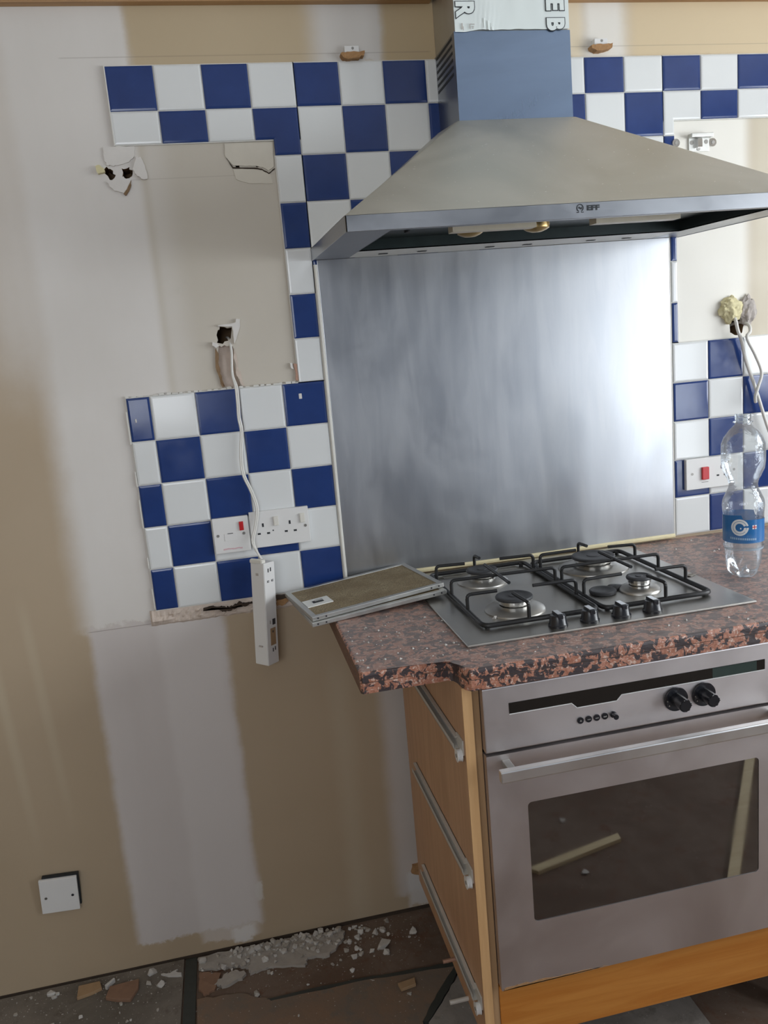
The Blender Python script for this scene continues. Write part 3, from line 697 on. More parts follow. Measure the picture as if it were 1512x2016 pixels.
grate((.832, 1.062, -.472, -.085), [fing((.833, -.378), (.918, -.376)), bridge((.833, -.268), (1.061, -.272)), [(.9565, -.198, TZ+.002), (.957, -.344, TZ+.002)],
      fing((.9625, -.471), (.9565, -.412)), fing((.833, -.147), (.922, -.147)), fing((.956, -.086), (.960, -.125)), fing((1.061, -.168), (.998, -.158)), fing((1.061, -.381), (.993, -.379))])
for x in (.7195, .7835, .8480, .9130):
    bm = bmesh.new(); lathe(bm, [(0, .0185), (.004, .0185), (.006, .0165), (.020, .0150), (.0225, .0135), (.0225, .0005)], (x, -.507, .0052+W), 32)
    kn = obj('control_knob', bm, 'blackplastic', hb, True)
    bm = bmesh.new(); box(bm, x-.0055, x+.0055, -.507-.0155, -.507+.0155, .022+W, .0315+W, bev=.002); obj('knob_grip', bm, 'blackplastic', kn)
    obj('knob_pointer', B(x-.005, x+.005, -.507-.012, -.507+.013, .0314+W, .0322+W, bev=.0003), 'chrome', kn)
bm = bmesh.new(); lathe(bm, [(0, .024), (.002, .027), (.007, .028), (.009, .026), (.0095, .018), (.0085, .016), (.0085, .0005)], (.882, -.362, .0054+W), 36)
lc = obj('burner_cap', bm, 'blackdull', smooth=True); tag(lc, 'loose round black burner cap lying on the hob between two right-hand burners', 'burner cap')
bm = bmesh.new(); lathe(bm, [(0, .014), (.005, .0155), (.007, .013), (.0072, .0005)], (.9195, -.3445, .0054+W), 24, 0, lambda z, r, a: (r*(1+.18*math.cos(3*a)), z))
lc = obj('burner_cap', bm, 'blackdull', smooth=True); tag(lc, 'small loose lobed black burner part beside the loose round cap on the hob', 'burner part')

# ------------------------------------------------------------------ two grease filters
def filt(name, label, c, z, ang, slope, rust):
    """c = middle; local frame: length along x, width along y"""
    L_, Wd, H = .302, .218, .0095
    root = thing(name, label, 'filter', (c[0], c[1], z+W), 'grease filters on the worktop', (0, -slope, ang))
    bm = bmesh.new(); box(bm, -L_/2+.010, L_/2-.010, -Wd/2+.010, Wd/2-.010, .0008, H-.0016); obj('filter_mesh', bm, 'mesh', root, local=True)
    bm = bmesh.new(); e = .0115
    for a in ((-L_/2, L_/2, -Wd/2, -Wd/2+e), (-L_/2, L_/2, Wd/2-e, Wd/2), (-L_/2, -L_/2+e, -Wd/2+e, Wd/2-e), (L_/2-e, L_/2, -Wd/2+e, Wd/2-e)): box(bm, *a, 0, H, bev=.0012, seg=2)
    fr_ = obj('filter_frame', bm, 'alu', root, local=True)
    for x in (-L_/2+.030, -L_/2+.012, L_/2-.030, L_/2-.012):
        obj('rivet', Cy((x, -Wd/2-.0006, H/2), .0019, .001, 'y', 10), 'dark', fr_, local=True)
    bm = bmesh.new(); box(bm, -L_/2+.012, -L_/2+.070, -Wd/2+.070, -Wd/2+.118, H-.0018, H+.0002, bev=.0004)
    lt = obj('latch_plate', bm, 'stripsteel', root, local=True)
    obj('latch', B(-L_/2+.030, -L_/2+.054, -Wd/2+.086, -Wd/2+.101, H-.0004, H+.0008, bev=.0003), 'void', lt, local=True)
    obj('latch_tab', B(-L_/2+.036, -L_/2+.054, -Wd/2+.096, -Wd/2+.101, H+.0002, H+.0030, bev=.0005), 'alu', lt, local=True)
    return root
cx_, cy_ = (.2364+.5205+.5881+.2984)/4, (-.0615-.0103-.2225-.2758)/4
a_ = math.atan2((-.0103+.0615)+(-.2225+.2758), (.5205-.2364)+(.5881-.2984))
filt('grease_filter', 'greasy metal grease filter with square latch plate, on top of the other filter', (cx_, cy_), (cx_-.326)*.06+.0115, a_, .06, 0)
filt('grease_filter', 'greasy metal grease filter underneath the other, overhanging the cut worktop end', (cx_+.004, cy_-.012), (cx_-.326)*.06+.0012, a_-.045, .06, 0)

# ------------------------------------------------------------------ oven and its cabinet
OX0, OX1, OY = .5275, 1.1205, -.621
cb = thing('oven_cabinet', 'beech oven housing cabinet with white drawer runners on its bare left side', 'cabinet', (.82, -.35, .15))
sd = obj('end_panel', B(.4937, .5112, -.612, -.088, -.762+W, -.0395+W, bev=.0006), ['beech'], cb)
obj('panel_edging', B(.4937, .5112, -.6135, -.6118, -.762+W, -.0395+W), 'beechedge', sd)
obj('carcass_side', B(.5114, .5262, -.604, -.03, -.762+W, -.0395+W), 'beechdull', cb)
obj('carcass_side', B(1.1218, 1.138, -.604, -.03, -.762+W, -.0395+W), 'beechdull', cb)
obj('filler_panel', B(.5266, 1.1214, -.606, -.586, -.765+W, -.6435+W, bev=.001), 'filler', cb)
obj('base_shelf', B(.5266, 1.1214, -.585, -.03, -.762+W, -.744+W), 'beechdull', cb)
for (x, y) in ((.60, -.26), (1.05, -.26), (.60, -.07), (1.05, -.07)):
    bm = bmesh.new(); cyl(bm, (x, y, 0), .022, .148, 'z', 20); cyl(bm, (x, y, 0), .03, .01, 'z', 20); obj('leg', bm, 'blackplastic', cb)
for (z, y0) in ((-.155, -.175), (-.406, -.178), (-.672, -.172)):
    bm = bmesh.new(); zz = z+W
    box(bm, .4925, .4937, -.585, y0, zz-.010, zz+.010); box(bm, .4815, .4937, -.580, y0, zz-.011, zz-.0095); box(bm, .4815, .4827, -.575, y0, zz-.0105, zz-.002); box(bm, .4855, .4937, -.575, y0, zz+.0088, zz+.010)
    box(bm, .4905, .4937, -.604, -.565, zz-.014, zz+.014, bev=.001)
    rn = obj('drawer_runner', bm, 'runner', cb)
    obj('roller', Cy((.4815, -.594, zz-.016), .0105, .009, 'x', 24, bev=.0015), 'whiteplastic', rn)
    obj('roller_pin', Cy((.4808, -.594, zz-.016), .0035, .002, 'x', 12), 'screw', rn)
obj('dowel', Cy((.462, -.432, -.712+W), .004, .032, 'x', 12), 'copper', cb)
obj('dowel', Cy((.455, -.497, -.752+W), .0045, .039, 'x', 12), 'runner', cb)

ov = thing('built_in_oven', 'built-in brushed steel electric oven with dark window and long bar handle', 'oven', (.824, -.33, -.64+W))
obj('oven_body', B(OX0+.004, OX1-.004, -.598, -.06, -.638+W, -.046+W), 'void', ov)
PZ0, PZ1 = -.1640+W, -.0450+W
bm = bmesh.new(); box(bm, OX0, OX1, OY, -.599, PZ0, PZ1, bev=.0022, seg=2); cp = obj('control_panel', bm, 'oven', ov)
disp = [(.574, -.0765), (.574, -.0965), (.690, -.0965), (.700, -.1065), (.775, -.1065), (.785, -.0965), (1.072, -.0965), (1.072, -.0765)]
bm = bmesh.new(); prism(bm, [(x, z+W) for x, z in disp], OY-.0004, OY+.002, 'y'); obj('display_strip', bm, 'display', cp)
bm = bmesh.new(); prism(bm, [(.965, -.0958+W), (.965, -.0772+W), (1.055, -.0772+W), (1.055, -.0958+W)], OY-.0006, OY+.001, 'y'); obj('display_window', bm, 'displaygreen', cp)
bm = bmesh.new(); low = disp[1:7]
for a, b in zip(low, low[1:]):
    d = (Vector(b)-Vector(a)).normalized(); n_ = Vector((d.y, -d.x))*.0013
    prism(bm, [(a[0], a[1]+W), (b[0], b[1]+W), (b[0]+n_.x, b[1]+W+n_.y), (a[0]+n_.x, a[1]+W+n_.y)], OY-.0012, OY+.001, 'y')
obj('display_trim', bm, 'frame', cp)
for x in (.890, .9455):
    bm = bmesh.new(); cyl(bm, (x, OY, -.1230+W), .0225, .004, '-y', 40, bev=.0012); kd = obj('knob_dial', bm, 'blackplastic', cp)
    for k in range(9):
        a = PI*.5+(k-4)*.55; obj('dial_mark', Cy((x+.0178*math.cos(a), OY-.0039, -.123+W+.0178*math.sin(a)), .0013, .0006, '-y', 8), 'alu', kd)
    bm = bmesh.new(); cyl(bm, (x, OY-.004, -.1230+W), .0125, .031, '-y', 36, r2=.0115, bev=.0016); kk = obj('knob', bm, 'blackplastic', cp, True)
    obj('knob_line', B(x-.0009, x+.0009, OY-.034, OY-.006, -.1105+W, -.1095+W), 'alu', kk)
for i, x in enumerate((.705, .7205, .7360, .7515)):
    bm = bmesh.new(); cyl(bm, (x, OY, -.1320+W), .0060, .0022, '-y', 24, bev=.0006); bt = obj('button', bm, 'blackplastic', cp)
    if i == 0: bm = bmesh.new(); prism(bm, [(x-.0022, -.1338+W), (x+.0022, -.1338+W), (x, -.1300+W)], OY-.0026, OY-.002, 'y')
    elif i == 3: bm = bmesh.new(); prism(bm, [(x-.003, -.1335+W), (x+.003, -.1335+W), (x+.003, -.1308+W), (x, -.1318+W), (x-.003, -.1312+W)], OY-.0026, OY-.002, 'y')
    else: bm = B(x-.003, x+.003, OY-.0026, OY-.002, -.1330+W, -.1318+W)
    obj('button_symbol', bm, 'alu', bt)
bm = bmesh.new(); cyl(bm, (.7675, OY, -.1315+W), .0060, .003, '-y', 24); cyl(bm, (.7675, OY-.003, -.1315+W), .0048, .011, '-y', 24, bev=.001); obj('selector_knob', bm, 'blackplastic', cp, True)
# door with its window cut through
DZ0, DZ1 = -.6395+W, -.1700+W
dr = None
WX0, WX1, WZ0, WZ1, WR = .5985, 1.0600, -.5110+W, -.2705+W, .008
def rrect(x0, x1, z0, z1, r, n=5):
    out = []
    for (cx0, cz0, a0) in ((x1-r, z0+r, -PI/2), (x1-r, z1-r, 0), (x0+r, z1-r, PI/2), (x0+r, z0+r, PI)):
        for k in range(n+1): a = a0+PI/2*k/n; out.append((cx0+r*math.cos(a), cz0+r*math.sin(a)))
    return out
bm = bmesh.new(); outer = rrect(OX0, OX1, DZ0, DZ1, .002); inner = rrect(WX0, WX1, WZ0, WZ1, WR)
n_ = len(outer)
V = {}
for nm, ring, y in (('of', outer, OY), ('if', inner, OY), ('ob', outer, -.599), ('ib', inner, -.599)): V[nm] = [bm.verts.new((p[0], y, p[1])) for p in ring]
for k in range(n_):
    k2 = (k+1) % n_
    bm.faces.new((V['of'][k], V['of'][k2], V['if'][k2], V['if'][k])); bm.faces.new((V['ob'][k], V['ob'][k2], V['ib'][k2], V['ib'][k]))
    bm.faces.new((V['of'][k], V['of'][k2], V['ob'][k2], V['ob'][k])); bm.faces.new((V['if'][k], V['if'][k2], V['ib'][k2], V['ib'][k]))
dr = obj('oven_door', bm, 'oven', ov)
bm = bmesh.new(); prism(bm, rrect(WX0+.0004, WX1-.0004, WZ0+.0004, WZ1-.0004, WR), OY+.0012, OY+.010, 'y'); obj('door_window', bm, 'ovenglass', dr)
bm = bmesh.new(); box(bm, .5365, 1.1115, OY-.050, OY-.036, -.1965+W, -.1755+W, bev=.0022, seg=2); hn = obj('door_handle', bm, 'handle', dr)
for x in (.5620, 1.0860): obj('handle_post', B(x-.007, x+.007, OY-.038, OY, -.1925+W, -.1795+W, bev=.002), 'alu', hn)
# rusty grime on the bottom edge of the door
bm = bmesh.new()
prism(bm, ragged([(OX0+.004, DZ0+.0005), (.62, DZ0+.0005), (.70, DZ0+.0005), (.74, DZ0+.0005), (.70, DZ0+.003), (.62, DZ0+.0055), (.56, DZ0+.006), (OX0+.006, DZ0+.004)], .0018, 7, 5), OY-.0003, OY+.001, 'y'); obj('grime', bm, 'ragwood', dr)

# base unit carrying the rest of the worktop
bu = thing('base_cabinet', 'beech base cabinet under the worktop, right of the oven', 'cabinet', (1.45, -.33, 0))
obj('carcass', B(1.140, 1.745, -.598, -.03, .15, -.0395+W), 'beechdull', bu)
dd = obj('door', B(1.143, 1.742, -.617, -.599, .152, -.045+W, bev=.002), 'beech', bu)
bm = bmesh.new(); rod(bm, [(1.20, -.617, .78), (1.20, -.645, .78), (1.20, -.645, .65), (1.20, -.617, .65)], .005, .012); obj('handle', bm, 'handle', dd, True)
for (x, y) in ((1.18, -.54), (1.70, -.54), (1.18, -.09), (1.70, -.09)): obj('leg', Cy((x, y, 0), .022, .15, 'z', 20), 'blackplastic', bu)

# ------------------------------------------------------------------ switches and sockets
def plate(parent, x0, x1, z0, z1, y0, y1, mat='whiteplastic', name='faceplate'):
    return obj(name, B(x0, x1, y0, y1, z0+W, z1+W, bev=.0012), mat, parent)
def hole(parent, x, z, w, h, y, name='pin_hole'): return obj(name, B(x-w/2, x+w/2, y-.0004, y+.002, z-h/2+W, z+h/2+W), 'void', parent)
def screw(parent, x, z, y, r=.0034): return obj('screw', Cy((x, y+.001, z+W), r, .0016, '-y', 14), 'screw', parent)
ty = -.0074
s = thing('fused_switch', 'white fused connection switch with red rocker, left of the double socket', 'switch', (.141, ty, .115+W))
plate(s, .0995, .1805, .1160, .1985, ty-.009, ty)
obj('rocker', B(.1592, .1690, ty-.0125, ty-.008, .1655+W, .1860+W, bev=.001), 'red', s)
screw(s, .1092, .158, ty-.009); screw(s, .1680, .158, ty-.009)
fh = obj('fuse_carrier', B(.1235, .1505, ty-.0098, ty-.008, .1440+W, .1612+W, bev=.0004), 'whiteplastic', s)
obj('fuse_notch', B(.131, .1435, ty-.0102, ty-.009, .1603+W, .1617+W), 'dark', fh)
bm = bmesh.new(); prism(bm, [(.118+k*.0036, .1235+W+random.uniform(-.0008, .0008)) for k in range(13)]+[(.1612-k*.0036, .1262+W+random.uniform(-.0004, .0014)) for k in range(13)], ty-.0094, ty-.0089, 'y'); obj('pink_smudge', bm, 'pink', s)
s = thing('double_socket', 'white double plug socket with two switches, right of the fused switch', 'socket', (.252, ty, .118+W))
plate(s, .1835, .3200, .1190, .2035, ty-.0095, ty)
for (x, z, w, h) in ((.213, .171, .0042, .0085), (.2025, .1515, .007, .0042), (.2240, .1510, .007, .0042), (.275, .1705, .0042, .0085), (.2650, .1505, .007, .0042), (.2860, .1500, .007, .0042)): hole(s, x, z, w, h, ty-.0095)
for x in (.2440, .3050): obj('rocker', B(x-.0057, x+.0057, ty-.0135, ty-.009, .1670+W, .1885+W, bev=.0012), 'creamplastic', s)
screw(s, .3105, .1585, ty-.0095); hole(s, .2352, .1560, .003, .003, ty-.0095, 'indicator')
s = thing('cooker_switch', 'white cooker switch and socket plate with big red rocker, behind the bottle', 'switch', (1.362, ty, .127+W))
plate(s, 1.2895, 1.4360, .1255, .2045, ty-.0105, ty)
obj('rocker', B(1.3315, 1.3505, ty-.0165, ty-.010, .1490+W, .1815+W, bev=.0016), 'red', s)
screw(s, 1.3060, .1660, ty-.0105); screw(s, 1.4245, .1660, ty-.0105)
obj('print_line', B(1.332, 1.351, ty-.0108, ty-.010, .1415+W, .1424+W), 'dark', s)
for (x, z, w, h) in ((1.389, .1760, .0045, .0085), (1.3785, .1555, .007, .004), (1.3990, .1555, .007, .004)): hole(s, x, z, w, h, ty-.0105)
obj('rocker', B(1.4130-.0052, 1.4130+.0052, ty-.0145, ty-.010, .1790+W, .1960+W, bev=.0012), 'creamplastic', s)
s = thing('blanking_plate', 'loose white blanking plate low on the tan wall', 'wall plate', (-.3625, 0, -.656+W), None, (math.radians(5), math.radians(3.5), 0))
bm = bmesh.new(); box(bm, -.0425, .0425, -.0160, -.0085, -.0455, .0455, bev=.0012); pl = obj('faceplate', bm, 'whiteplastic', s, local=True)
obj('back_box', B(-.036, .046, -.0085, 0, -.037, .049), 'void', s, local=True)
for x in (-.030, .030): obj('screw', Cy((x, -.0155, -.003), .0032, .0015, '-y', 12), 'screw' if x < 0 else 'dark', pl, local=True)

# ------------------------------------------------------------------ hanging electrical box on its cable
bx = thing('electrical_box', 'long white electrical box hanging on a white cable below the sockets', 'electrical box', (.2020, -.074, .0925+W), None, (0, math.radians(3.6), 0))
h = .026; LFT, RGT, LEN = -.0285, .0262, .242
bm = bmesh.new(); prism(bm, [(0, 0), (RGT, h), (RGT+LFT, 2*h), (LFT, h)], -LEN, 0, 'z'); bmesh.ops.bevel(bm, geom=list(bm.edges), offset=.0012, segments=2, affect='EDGES'); obj('casing', bm, 'whiteplastic', bx, local=True)
bm = bmesh.new(); prism(bm, [(-.004, .005), (LFT-.0015, h-.001), (LFT+.003, h+.010), (.006, .014)], -.001, .008, 'z'); bmesh.ops.bevel(bm, geom=list(bm.edges), offset=.0015, segments=2, affect='EDGES'); obj('end_cap', bm, 'creamplastic', bx, local=True)
e1 = Vector((RGT, h, 0)).normalized(); nn = Vector((h, -RGT, 0)).normalized(); fl = Vector((RGT, h, 0)).length
def mark(name, u0, u1, z0, z1, mat, th=.0004, face=0):
    bm = bmesh.new(); a, nv = (e1, nn) if face == 0 else (Vector((LFT, h, 0)).normalized(), Vector((-h, LFT, 0)).normalized()); vs = []
    L0 = fl if face == 0 else Vector((LFT, h, 0)).length
    for t_ in (-.0002, th): vs.append([bm.verts.new(a*(u*L0)+nv*t_+Vector((0, 0, z))) for (u, z) in ((u0, z0), (u1, z0), (u1, z1), (u0, z1))])
    for k in range(4): bm.faces.new((vs[0][k], vs[0][(k+1) % 4], vs[1][(k+1) % 4], vs[1][k]))
    bm.faces.new(vs[0]); bm.faces.new(vs[1]); return obj(name, bm, mat, bx, local=True)
mark('marking', .34, .43, -.022, -.013, 'dark'); mark('marking', .56, .65, -.021, -.012, 'dark')
for u in (.25, .64):
    mark('marking', u, u+.18, -.0455, -.0440, 'dark'); mark('marking', u, u+.05, -.0455, -.0415, 'dark'); mark('marking', u, u+.18, -.0425, -.0410, 'dark')
mark('marking', .30, .40, -.144, -.136, 'greyfill'); mark('symbol_panel', .55, .82, -.148, -.134, 'dark')
lb = mark('rating_label', .32, .80, -.196, -.155, 'tan_tile'); lb['label'] = 'brown rating label'
mark('marking', .50, .60, -.166, -.161, 'dark', .0007)
mark('marking', .46, .54, -.212, -.203, 'dark'); mark('marking', .66, .74, -.210, -.201, 'dark')
mark('marking', .42, .62, -.029, -.023, 'greyfill', .0004, 1); mark('marking', .35, .62, -.198, -.195, 'greyfill', .003, 1)
CL = [(.183, .06, .602), (.1865, .012, .596), (.1885, -.004, .570), (.1845, -.010, .520), (.188, -.018, .489), (.1875, -.020, .455), (.186, -.020, .422), (.188, -.020, .390), (.1805, -.020, .336), (.181, -.021, .294), (.194, -.022, .253), (.202, -.024, .214), (.1945, -.026, .174), (.184, -.030, .141), (.191, -.036, .116), (.2055, -.052, .087)]
for k, off in enumerate((0, .0036)):
    bm = bmesh.new(); tube(bm, smoothpath([(x+off*(1 if 3 < i < 14 else .3), y, z+W) for i, (x, y, z) in enumerate(CL)], 6), .0024, 8)
    for v in bm.verts: v.co = Matrix.Rotation(-math.radians(3.6), 3, 'Y') @ (v.co-Vector(bx.location))
    obj('cable', bm, 'cable', bx, True, local=True)

# ------------------------------------------------------------------ right-hand cables and foam in the hole
def cab(name, pts, r, label):
    bm = bmesh.new(); tube(bm, smoothpath([(x, y, z+W) for x, y, z in pts], 7), r, 10); return tag(obj(name, bm, 'cable', smooth=True), label, 'cable')
cab('loose_cable', [(1.446, .05, .538), (1.438, .01, .545), (1.4295, -.018, .545), (1.4315, -.026, .517), (1.445, -.022, .488), (1.458, -.020, .439), (1.480, -.020, .383), (1.498, -.022, .327), (1.516, -.024, .270), (1.545, -.024, .20), (1.575, -.024, .12), (1.60, -.024, .03)], .0042, 'white cable hanging straight from the foam-filled hole above the bottle')
cab('loose_cable', [(1.452, .05, .528), (1.461, .01, .536), (1.466, -.020, .527), (1.460, -.034, .510), (1.450, -.036, .496), (1.474, -.035, .452), (1.4925, -.034, .407), (1.481, -.036, .371), (1.475, -.034, .349), (1.480, -.028, .333)], .0040, 'short white cable looping beside the straight one below the foam-filled hole')
def lump(name, c, r, mat, label, cat, seed, sq=(1, .6, 1)):
    bm = bmesh.new(); bmesh.ops.create_icosphere(bm, subdivisions=4, radius=1)
    for v in bm.verts:
        k = 1+.30*noise.noise(v.co*2.2+Vector((seed, 0, 0)))+.20*noise.noise(v.co*5+Vector((0, seed, 0)))
        v.co = Vector((c[0]+v.co.x*r*k*sq[0], c[1]+v.co.y*r*k*sq[1], c[2]+W+v.co.z*r*k*sq[2]))
    return tag(obj(name, bm, mat, smooth=True), label, cat)
lump('foam_lump', (1.425, -.006, .568), .030, 'foam', 'yellow lump of expanding foam stuck at the wall hole above the bottle', 'foam', 3)
lump('filler_lump', (1.472, -.006, .562), .026, 'greyfill', 'grey lump of filler at the wall hole, right of the yellow foam', 'filler', 8, (.85, .5, 1.35))

# ------------------------------------------------------------------ wall fixings
bk = thing('hanging_bracket', 'steel cupboard hanging bracket screwed to the wall right of the hood', 'bracket', (1.345, 0, .945+W))
obj('bracket_plate', B(1.318, 1.372, -.004, 0, .945+W, .977+W, bev=.0008), 'alu', bk)
obj('bracket_hook', B(1.316, 1.374, -.020, -.0035, .974+W, .983+W, bev=.0015), 'alu', bk)
obj('bracket_tab', B(1.336, 1.350, -.012, -.003, .952+W, .973+W, bev=.001), 'chrome', bk)
for (x, z) in ((1.326, .965), (1.343, .951), (1.364, .966)): screw(bk, x, z, -.004, .005)
for x in (1.383, 1.2815):
    w = obj('washer', Cy((x, 0 if x > 1.3 else -.0074, .9645+W), .0095, .0025, '-y', 24), 'chrome', bk); obj('washer_screw', Cy((x, -.002 if x > 1.3 else -.0094, .9645+W), .004, .002, '-y', 12), 'screw', w)
def clip(x, z, lab, seed):
    c = thing('wall_clip', lab, 'wall clip', (x, 0, z-.02+W))
    obj('block', B(x-.016, x+.016, -.016, 0, z-.006+W, z+.007+W, bev=.001), 'whiteplastic', c); screw(c, x+.002, z+.002, -.016, .0028)
    rnd = random.Random(seed); bm = bmesh.new()
    pts = [(x-.025, z-.008), (x-.012, z-.006), (x+.010, z-.006), (x+.027, z-.004), (x+.025, z-.014), (x+.008, z-.018), (x-.012, z-.020), (x-.022, z-.015)]
    prism(bm, ragged([(a, b+W) for a, b in pts], .0015, 3, seed), -.020, 0, 'y'); obj('splinter', bm, 'ragwood', c)
clip(.5175, 1.179, 'white clip with torn brown chipboard above the tiles, left of the hood flue', 1)
clip(1.0945, 1.186, 'white clip with torn brown chipboard above the tiles, right of the hood flue', 2)

# ------------------------------------------------------------------ bottle
BX, BY = 1.203, -.372
bo = thing('plastic_bottle', 'clear plastic drinks bottle without a cap, blue label, on the worktop', 'bottle', (BX, BY, W))
u = .000208
prof = [(1850, 40), (1846, 70), (1835, 100), (1800, 135), (1740, 158), (1690, 170), (1560, 180), (1500, 185), (1450, 190), (1180, 194), (1100, 202), (1040, 196), (980, 170), (930, 145), (900, 137), (870, 137), (840, 145), (780, 172), (720, 200), (650, 208), (560, 209), (470, 206), (400, 180), (330, 130), (295, 92), (280, 78), (262, 76)]
bm = bmesh.new()
def petal(z, r, a):
    k = max(0, 1-z/.035)
    return r*(1+.10*k*math.cos(5*a)), z+.012*k*(1-math.cos(5*a))*.5*(r > .012)
pf = [((1850-Y)*u, r*u) for Y, r in prof]
dens = []
for (a, b) in zip(pf, pf[1:]):
    for k in range(3): dens.append((a[0]+(b[0]-a[0])*k/3, a[1]+(b[1]-a[1])*k/3+(.0006*math.sin((a[0]+(b[0]-a[0])*k/3)*900) if .17 < a[0] < .22 else 0)))
dens.append(pf[-1])
rings = lathe(bm, dens, (BX, BY, W+.0003), 60, 0, petal); bm.faces.new(rings[0])
obj('bottle_body', bm, 'bottle', bo, True)
bm = bmesh.new(); ft = (1850-262)*u
lathe(bm, [(ft, .0158), (ft+.001, .0195), (ft+.003, .0195), (ft+.0035, .0155), (ft+.008, .0155), (ft+.009, .0168), (ft+.010, .0155), (ft+.013, .0155), (ft+.014, .0166), (ft+.015, .0155), (ft+.018, .0153), (ft+.018, .0133), (ft, .0133)], (BX, BY, W), 40)
obj('bottle_neck', bm, 'bottle', bo, True)
LR = .0410; zl0, zl1 = (1850-1455)*u, (1850-1185)*u
bm = bmesh.new(); N = 72; A = []
for k in range(N+1):
    a = 2*PI*k/N; side = math.cos(a+PI*.62)
    zt = zl1 + (.004*max(0, side))-(.010 if math.cos(a+PI*.30) > .25 else 0)
    A.append([bm.verts.new((BX+LR*math.cos(a), BY+LR*math.sin(a), W+z)) for z in (zl0, zt)])
for p, q_ in zip(A, A[1:]): bm.faces.new((p[0], q_[0], q_[1], p[1]))
bmesh.ops.remove_doubles(bm, verts=bm.verts, dist=1e-5)
lab = obj('label', bm, 'label', bo, True)
bm = bmesh.new()
for (za, zb2) in ((zl0-.0165, zl0-.0125), (zl0-.0115, zl0-.0105)): lathe(bm, [(za, LR-.0012), (zb2, LR-.0008)], (BX, BY, W), 60)
obj('label_band', bm, 'labelband', bo, True)
va = math.atan2(-1.879-BY, .147-BX)          # direction of the camera side the label's front faces
FA = va-.17
def curved(name, quads, mat, parent, fa=FA, r=LR+.0004):
    bm = bmesh.new()
    for qd in quads:
        try: bm.faces.new([bm.verts.new((BX+r*math.cos(fa+s/r), BY+r*math.sin(fa+s/r), W+z)) for s, z in qd])
        except ValueError: pass
    return obj(name, bm, mat, parent, True)
def arc(c, r0, r1, a0, a1, n=26):
    out = []
    for k in range(n):
        a, b = a0+(a1-a0)*k/n, a0+(a1-a0)*(k+1)/n
        out.append([(c[0]+r0*math.cos(a), c[1]+r0*math.sin(a)), (c[0]+r1*math.cos(a), c[1]+r1*math.sin(a)), (c[0]+r1*math.cos(b), c[1]+r1*math.sin(b)), (c[0]+r0*math.cos(b), c[1]+r0*math.sin(b))])
    return out
gc = (0, (zl0+zl1)/2+.006)
G_ = arc(gc, .0138, .0176, .22, 2*PI-.02)+arc(gc, .0085, .0130, .30, 2*PI-.02)
G_ += [[(gc[0]+.001, gc[1]-.0035), (gc[0]+.0176, gc[1]-.0035), (gc[0]+.0176, gc[1]-.0005), (gc[0]+.001, gc[1]-.0005)], [(gc[0]+.0085, gc[1]-.0085), (gc[0]+.0125, gc[1]-.0085), (gc[0]+.0125, gc[1]-.0035), (gc[0]+.0085, gc[1]-.0035)]]
curved('letter_emblem', G_, 'labelwhite', lab)['label'] = 'white ringed letter G emblem'
curved('print_line', [[(-.020+k*.0042, zl0+.0085-.0002*k), (-.020+k*.0042+.0032, zl0+.0085-.0002*k), (-.020+k*.0042+.0032, zl0+.0130-.0002*k), (-.020+k*.0042, zl0+.0130-.0002*k)] for k in range(13)], 'labelpale', lab)
fz = zl0+.030
curved('flag', [[(.0250, fz), (.0345, fz), (.0345, fz+.0085), (.0250, fz+.0085)]], 'labelwhite', lab)
curved('flag_cross', [[(.0250, fz+.0034), (.0345, fz+.0034), (.0345, fz+.0052), (.0250, fz+.0052)], [(.0288, fz), (.0306, fz), (.0306, fz+.0085), (.0288, fz+.0085)]], 'red', lab, r=LR+.0008)

# ------------------------------------------------------------------ the broken floor
fl_ = bpy.data.objects['floor']
def slabp(name, pts, h, mat, seed, amp=.004):
    bm = bmesh.new(); prism(bm, ragged(pts, amp, 5, seed), 0, h, 'z'); return obj(name, bm, mat, fl_)
slabp('flagstone', [(LX, -.012), (-.104, -.006), (-.104, -1.2), (LX, -1.2)], .007, 'slate', 1, .002)
slabp('flagstone', [(-.070, -.150), (.03, -.160), (.10, -.205), (.32, -.208), (.47, -.222), (.545, -.226), (.42, -.366), (.42, -.62), (-.070, -.62)], .006, 'clay', 2, .003)
slabp('flagstone', [(.552, -.236), (.50, -.298), (.432, -.372), (.435, -.62), (1.0, -.62), (1.0, -.236)], .006, 'slatelight', 3, .002)
obj('floor_groove', B(-.101, -.073, -1.2, -.004, 0, .0035), 'groove', fl_)
slabp('floor_joint', [(.09, -.199), (.30, -.200), (.46, -.212), (.552, -.218), (.552, -.234), (.45, -.222), (.32, -.209), (.10, -.206)], .0066, 'groove', 5, .002)
slabp('floor_joint', [(.552, -.222), (.545, -.238), (.500, -.294), (.432, -.370), (.420, -.366), (.47, -.300), (.535, -.228)], .0067, 'groove', 6, .0015)
def ragsheet(pts, h, mat, seed, name, label, amp=.004):
    bm = bmesh.new(); prism(bm, ragged(pts, amp, 5, seed), .0004, h, 'z')
    for v in bm.verts:
        if v.co.z > h*.5: v.co.z += .003*noise.noise(Vector((v.co.x*40, v.co.y*40, seed)))
    return tag(obj(name, bm, mat), label, 'rubble')
ragsheet([(-.069, -.010), (-.068, -.050), (0, -.068), (.030, -.070), (.054, -.083), (.055, -.106), (.10, -.096), (.188, -.119), (.196, -.094), (.25, -.102), (.285, -.065), (.30, -.03), (.15, -.012), (.05, -.009)], .007, 'adhesive', 1, 'plaster_sheet', 'large ragged grey sheet of old plaster along the foot of the wall')
ragsheet([(-.006, -.088), (.020, -.084), (.044, -.100), (.036, -.116), (-.012, -.128), (-.030, -.118)], .008, 'adhesive', 2, 'plaster_sheet', 'small grey slab of old plaster in front of the large ragged sheet')
